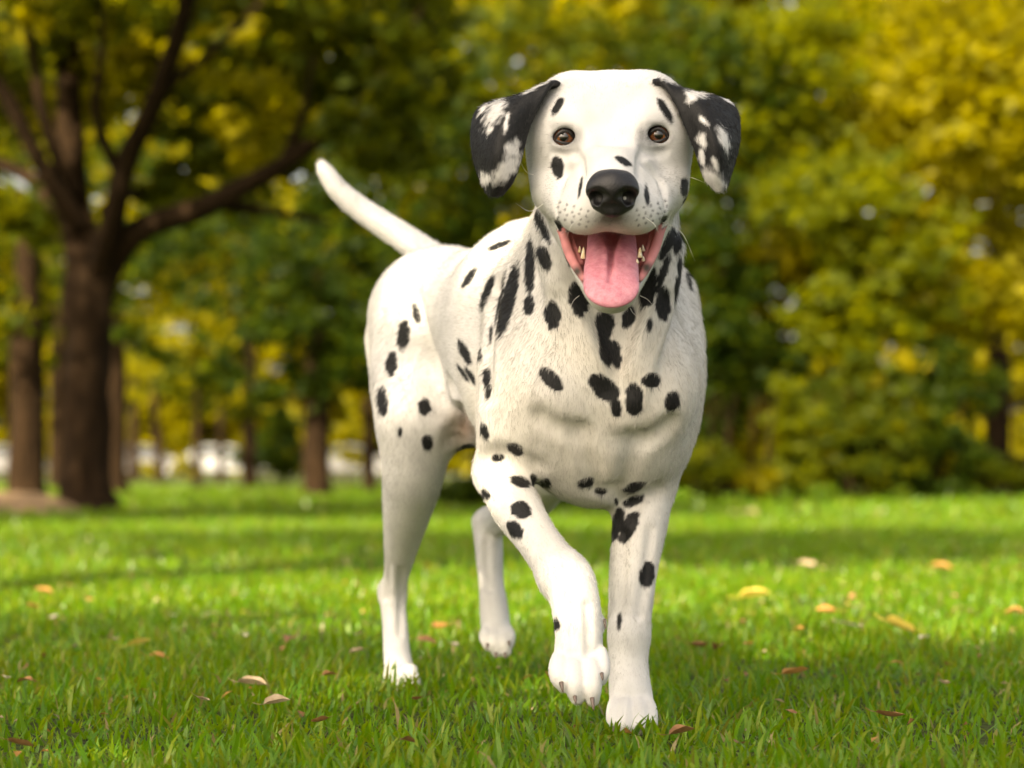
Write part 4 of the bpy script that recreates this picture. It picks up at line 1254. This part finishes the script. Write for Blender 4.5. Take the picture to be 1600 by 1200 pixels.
def blades(Y0, Y1, density, h, w, segs, spread, around=None):
    """blades on the strip of lawn between two distances, wider than the view"""
    n0 = int(density * (spread * (Y1 ** 2 - Y0 ** 2)))
    Y = np.sqrt(gr.uniform(Y0 ** 2, Y1 ** 2, n0))
    X = gr.uniform(-1, 1, n0) * spread * Y
    c = np.stack([X, Y], 1)
    if around is not None:             # a collar of longer blades the mower missed and the paws bent
        c = around
        X, Y = c[:, 0], c[:, 1]; n0 = len(c)
    # thinner and thicker spots
    g = snoise(np.stack([X, Y, 0 * X], 1), 5.5, 2)
    keep = gr.random(n0) < np.clip(.78 + .3 * g, .35, 1)
    c = c[keep]; g = g[keep]; n = len(c)
    hh = h * gr.gamma(9, 1 / 9, n) * (1 + .18 * g)
    a = gr.uniform(0, 2 * math.pi, n)
    lean = np.abs(gr.normal(.40, .32, n))
    curl = np.abs(gr.normal(.55, .4, n))
    face = a + math.pi / 2 + gr.normal(0, .5, n)
    d = np.stack([np.cos(a), np.sin(a)], 1)
    f = np.stack([np.cos(face), np.sin(face)], 1)
    ww = w * gr.uniform(.6, 1.25, n)
    rows = []
    pos = np.concatenate([c, np.full((n, 1), -.004)], 1)
    th = lean.copy()
    for i in range(segs + 1):
        if i:
            st = hh / segs
            pos = pos + np.stack([d[:, 0] * np.sin(th) * st, d[:, 1] * np.sin(th) * st, np.cos(th) * st], 1)
            th = np.minimum(th + curl / segs * (.6 + .5 * i), 2.0)
        k = [1, .95, .75, .5][int(3 * i / segs)] if i < segs else 0
        if k:
            o = np.concatenate([f * (ww * k / 2)[:, None], np.zeros((n, 1))], 1)
            rows += [pos - o, pos + o]
        else:
            rows += [pos]
    V = np.stack(rows, 1)                         # n, 2*segs+1, 3
    m = 2 * segs + 1
    tri = []
    for i in range(segs - 1):
        tri += [(2 * i, 2 * i + 1, 2 * i + 3), (2 * i, 2 * i + 3, 2 * i + 2)]
    tri.append((2 * segs - 2, 2 * segs - 1, 2 * segs))
    T = (np.arange(n) * m)[:, None, None] + np.array(tri)[None]
    tone = np.clip(gr.normal(.45, .30, n) + .08 * g, 0, .84)
    dry = gr.random(n) < .05
    tone = np.where(dry, gr.uniform(.86, 1, n), tone)
    return V.reshape(-1, 3), T.reshape(-1, 3), np.repeat(tone, m)
_ring = []
for (px_, py_, Y_, rx_, n_r) in ((988, 1146, 2.775, .042, 80), (628, 1080, 3.335, .036, 70)):
    q_ = P(px_, py_, Y_)
    a_r = gr.uniform(math.pi * .95, math.pi * 2.05, n_r); k_r = gr.uniform(.8, 1.7, n_r)
    _ring.append(np.stack([q_[0] + rx_ * k_r * np.cos(a_r), q_[1] + .028 * k_r * np.sin(a_r)], 1))
_ring = np.concatenate(_ring)
parts = [blades(2.25, 3.6, 13500, .0285, .0052, 3, .34), blades(3.6, 7.0, 6500, .029, .0060, 3, .34), blades(2.5, 3.0, 0, .034, .0046, 3, .34, _ring), blades(7.0, 15.0, 1500, .036, .008, 2, .34), blades(15.0, 42.0, 170, .05, .022, 2, .34)]
V, T, C, off = [], [], [], 0
for v, t, c in parts:
    V.append(v); T.append(t + off); C.append(c); off += len(v)
V, T, C = np.concatenate(V), np.concatenate(T), np.concatenate(C)
print("grass tris", len(T))
grass = mesh_obj("grass", V, T, m_blade, None, smooth=True)
ga = grass.data.color_attributes.new("blade", 'FLOAT_COLOR', 'POINT')
ga.data.foreach_set("color", np.stack([C, C, C, np.ones_like(C)], 1).astype(np.float32).ravel())
tag(grass, "short green lawn grass", kind="stuff")

# ------------------------------------------------------------------ fallen leaves
def fallen_mat(name, a, b, tr):
    m = bpy.data.materials.new(name); m.use_nodes = True
    n, l = m.node_tree.nodes, m.node_tree.links
    n.clear()
    tc = n.new("ShaderNodeTexCoord")
    nz = noise(n, l, 90, 4, .6, tc.outputs["Object"])
    r = ramp(n, l, nz.outputs[0], [(.35, a), (.65, b)])
    d = n.new("ShaderNodeBsdfPrincipled"); d.inputs["Roughness"].default_value = .6
    l.new(r.outputs[0], d.inputs["Base Color"])
    t = n.new("ShaderNodeBsdfTranslucent"); l.new(r.outputs[0], t.inputs[0])
    mx = n.new("ShaderNodeMixShader"); mx.inputs[0].default_value = tr
    l.new(d.outputs[0], mx.inputs[1]); l.new(t.outputs[0], mx.inputs[2])
    o = n.new("ShaderNodeOutputMaterial"); l.new(mx.outputs[0], o.inputs[0])
    return m
M_FALL = {'yellow': fallen_mat("yellow_fallen_leaf", (.55, .40, .05), (.70, .55, .12), .35),
          'brown': fallen_mat("brown_fallen_leaf", (.16, .075, .025), (.30, .15, .06), .2),
          'orange': fallen_mat("orange_fallen_leaf", (.36, .17, .04), (.50, .26, .07), .3),
          'tan': fallen_mat("tan_fallen_leaf", (.36, .25, .14), (.52, .40, .26), .25),
          'pale': fallen_mat("pale_fallen_leaf", (.60, .50, .36), (.74, .66, .52), .25)}
def fallen(px, py, wpx, kind, label, yaw, seed):
    """a curled leaf lying on the blade tips: midrib fold, wavy edge and a stalk"""
    Y = CAMH * F / (py - HY) * .93
    X = gx(px, Y)
    L = wpx / F * Y * (1.05 if wpx > 40 else 1.3)
    r = np.random.default_rng(seed)
    nu, nv = 9, 5
    v, f = [], []
    cup, bend, tw = r.uniform(.25, .8), r.uniform(-.5, .9), r.uniform(-.5, .5)
    for i in range(nu):
        t = i / (nu - 1)
        wd = .30 * L * (math.sin(math.pi * t ** .8) ** .8) * (1 + .12 * math.sin(9 * t + seed)) + .004 * L
        for j in range(nv):
            s = (j / (nv - 1) - .5) * 2
            x = (t - .5) * L
            y = s * wd
            z = cup * abs(s) ** 1.4 * wd + bend * .35 * L * (t - .5) ** 2 * 2 + tw * s * wd * (t - .5)
            v.append((x, y, z))
    for i in range(nu - 1):
        for j in range(nv - 1):
            a = i * nv + j
            f.append((a, a + 1, a + nv + 1, a + nv))
    b = len(v)                                    # stalk
    for i in range(4):
        t = i / 3
        for j in range(3):
            p = 2 * math.pi * j / 3
            rr = .013 * L
            v.append((-.5 * L - .38 * L * t, rr * math.cos(p) + .08 * L * t * t, rr * math.sin(p) + bend * .175 * L + .10 * L * t * t))
    for i in range(3):
        for j in range(3):
            f.append((b + i * 3 + j, b + i * 3 + (j + 1) % 3, b + i * 3 + 3 + (j + 1) % 3, b + i * 3 + 3 + j))
    o = mesh_obj("fallen_leaf", v, f, M_FALL[kind])
    zmin = min(q[2] for q in v)
    o.location = (X, Y, .031 - zmin * .7)
    o.rotation_euler = (r.uniform(-.35, .35), r.uniform(-.3, .3), yaw)
    tag(o, label, "leaf", "fallen leaves scattered on the lawn")
    return o
FALLEN = [
    (1410, 992, 62, 'yellow', "largest yellow leaf, folded, on the lawn right of the dog"),
    (1180, 938, 48, 'yellow', "bright yellow leaf in the sun patch right of the standing fore leg"),
    (1332, 986, 32, 'pale', "pale narrow leaf just left of the largest yellow leaf"),
    (1330, 955, 22, 'yellow', "small yellow leaf above the pale narrow leaf"),
    (1290, 964, 28, 'orange', "small orange leaf left of the small yellow leaf in the sun patch"),
    (1093, 1020, 28, 'brown', "dark brown curled leaf, left one of the touching pair right of the standing fore leg"),
    (1121, 1023, 24, 'brown', "brown curled leaf, right one of the touching pair right of the standing fore leg"),
    (1168, 1016, 18, 'orange', "small rust leaf right of the brown touching pair"),
    (1243, 1063, 34, 'orange', "orange leaf with a long straw-like stalk, right of the dog"),
    (1391, 1133, 36, 'brown', "brown curled leaf in the shade below the largest yellow leaf"),
    (1066, 1159, 36, 'brown', "brown leaf in front of the standing fore paw, to its right"),
    (1156, 1176, 24, 'brown', "small round brown leaf nearest the bottom edge, right of the standing fore paw"),
    (1235, 1126, 18, 'brown', "small dark leaf sunk in the grass under the long-stalked orange leaf"),
    (1401, 1046, 16, 'orange', "tiny orange leaf between the largest yellow leaf and the brown curled one"),
    (1470, 894, 30, 'orange', "blurred orange leaf far back on the lawn toward the right"),
    (1590, 894, 14, 'orange', "tiny blurred rust leaf far back at the right edge"),
    (1260, 888, 28, 'tan', "blurred tan leaf far back, right of the dog's elbow"),
    (1585, 966, 26, 'orange', "orange leaf at the right edge beyond the largest yellow leaf"),
    (1477, 1080, 18, 'tan', "small tan leaf at the right in the shaded grass"),
    (1357, 1021, 14, 'brown', "tiny brown leaf below the pale narrow leaf"),
    (1443, 1006, 16, 'pale', "tiny pale leaf touching the right end of the largest yellow leaf"),
    (1170, 805, 26, 'tan', "farthest blurred tan leaf on the lawn behind the dog's left shoulder"),
    (1247, 993, 16, 'orange', "tiny orange leaf left of the pale narrow leaf"),
    (860, 1069, 24, 'orange', "orange leaf just behind the lifted fore paw"),
    (52, 956, 20, 'orange', "small orange leaf far left in the sunlit grass"),
    (67, 931, 22, 'orange', "blurred orange leaf farthest back at the left"),
    (87, 972, 18, 'pale', "whitish leaf at the left in the sunlit grass"),
    (137, 943, 20, 'orange', "blurred rust leaf right of the farthest left one"),
    (218, 1015, 32, 'yellow', "yellow leaf at the left, tilted on the blades"),
    (248, 1037, 26, 'orange', "rust leaf just below the tilted yellow leaf"),
    (38, 1076, 24, 'brown', "brown leaf near the left edge"),
    (10, 1071, 18, 'pale', "whitish leaf at the very left edge"),
    (316, 1106, 28, 'tan', "tan curled leaf in the shaded grass at the left"),
    (394, 1081, 38, 'tan', "flat tan leaf halfway between the left edge and the hind paw"),
    (433, 1111, 34, 'tan', "crumpled tan leaf below the flat tan leaf"),
    (380, 1001, 18, 'pale', "pale upright leaf in the middle left grass"),
    (453, 1008, 28, 'brown', "brown leaf left of the hind leg, beyond the shade"),
    (515, 1066, 20, 'brown', "small brown leaf standing upright left of the hind paw"),
    (500, 1141, 24, 'brown', "brown leaf tucked in the near grass below the hind paw"),
    (30, 1178, 44, 'brown', "dark brown curled leaf in the lower left corner"),
    (560, 1001, 20, 'tan', "small tan leaf close left of the hind pastern"),
    (687, 990, 28, 'orange', "orange leaf between the two hind legs"),
    (666, 1011, 28, 'brown', "brown leaf just right of the planted hind leg"),
    (650, 1106, 20, 'brown', "small brown leaf right in front of the planted hind paw"),
    (270, 970, 14, 'pale', "tiny whitish leaf in the sunlit middle grass at the left"),
    (637, 1173, 24, 'brown', "brown leaf at the bottom edge below the planted hind paw"),
    (557, 1028, 18, 'tan', "tiny tan leaf below the one at the hind pastern"),
    (710, 1018, 14, 'pale', "tiny pale leaf between the hind paws"),
    (180, 1008, 16, 'tan', "tiny tan leaf left of the tilted yellow leaf"),
    (330, 966, 16, 'pale', "small whitish leaf right of the tiny one in the sunlit middle grass"),
]
# dry bits and leaf crumbs nobody could count
nb_ = 900
Yb = np.sqrt(gr.uniform(2.35 ** 2, 9.5 ** 2, nb_)); Xb = gr.uniform(-.27, .27, nb_) * Yb
cb = np.stack([Xb, Yb, gr.uniform(.004, .026, nb_)], 1)
ab = gr.uniform(0, 6.28, nb_); sb = gr.uniform(.003, .009, nb_)[:, None] * (1 + .08 * (Yb[:, None] - 2.4))
ub = np.stack([np.cos(ab), np.sin(ab), gr.normal(0, .3, nb_)], 1) * sb
vb_ = np.stack([-np.sin(ab), np.cos(ab), gr.normal(0, .5, nb_)], 1) * sb * gr.uniform(.25, .8, nb_)[:, None]
lv = np.stack([cb - ub, cb + vb_ + [0, 0, .002], cb + ub, cb - vb_ * .7 + [0, 0, .003]], 1).reshape(-1, 3)
lf = np.arange(4 * nb_).reshape(-1, 4)
litter = mesh_obj("leaf_litter", lv, np.concatenate([lf[:, [0, 1, 2]], lf[:, [0, 2, 3]]]), M_FALL['tan'], None, smooth=False)
for i_, k_ in enumerate(('brown', 'orange', 'brown')): litter.data.materials.append(M_FALL[k_])
mi = gr.integers(0, 4, nb_)
litter.data.polygons.foreach_set("material_index", np.concatenate([mi, mi]).astype(np.int32))
tag(litter, "dry leaf crumbs strewn in the grass", kind="stuff")
for i, (px, py, w, kd, lb) in enumerate(FALLEN):
    fallen(px, py, w, kd, lb, (i * 2.39) % 6.28 if w < 30 else (i * .7) % 1.2 - .6, 100 + i)

print("tris", sum(len(m.loops) - 2 * len(m.polygons) for m in bpy.data.meshes))
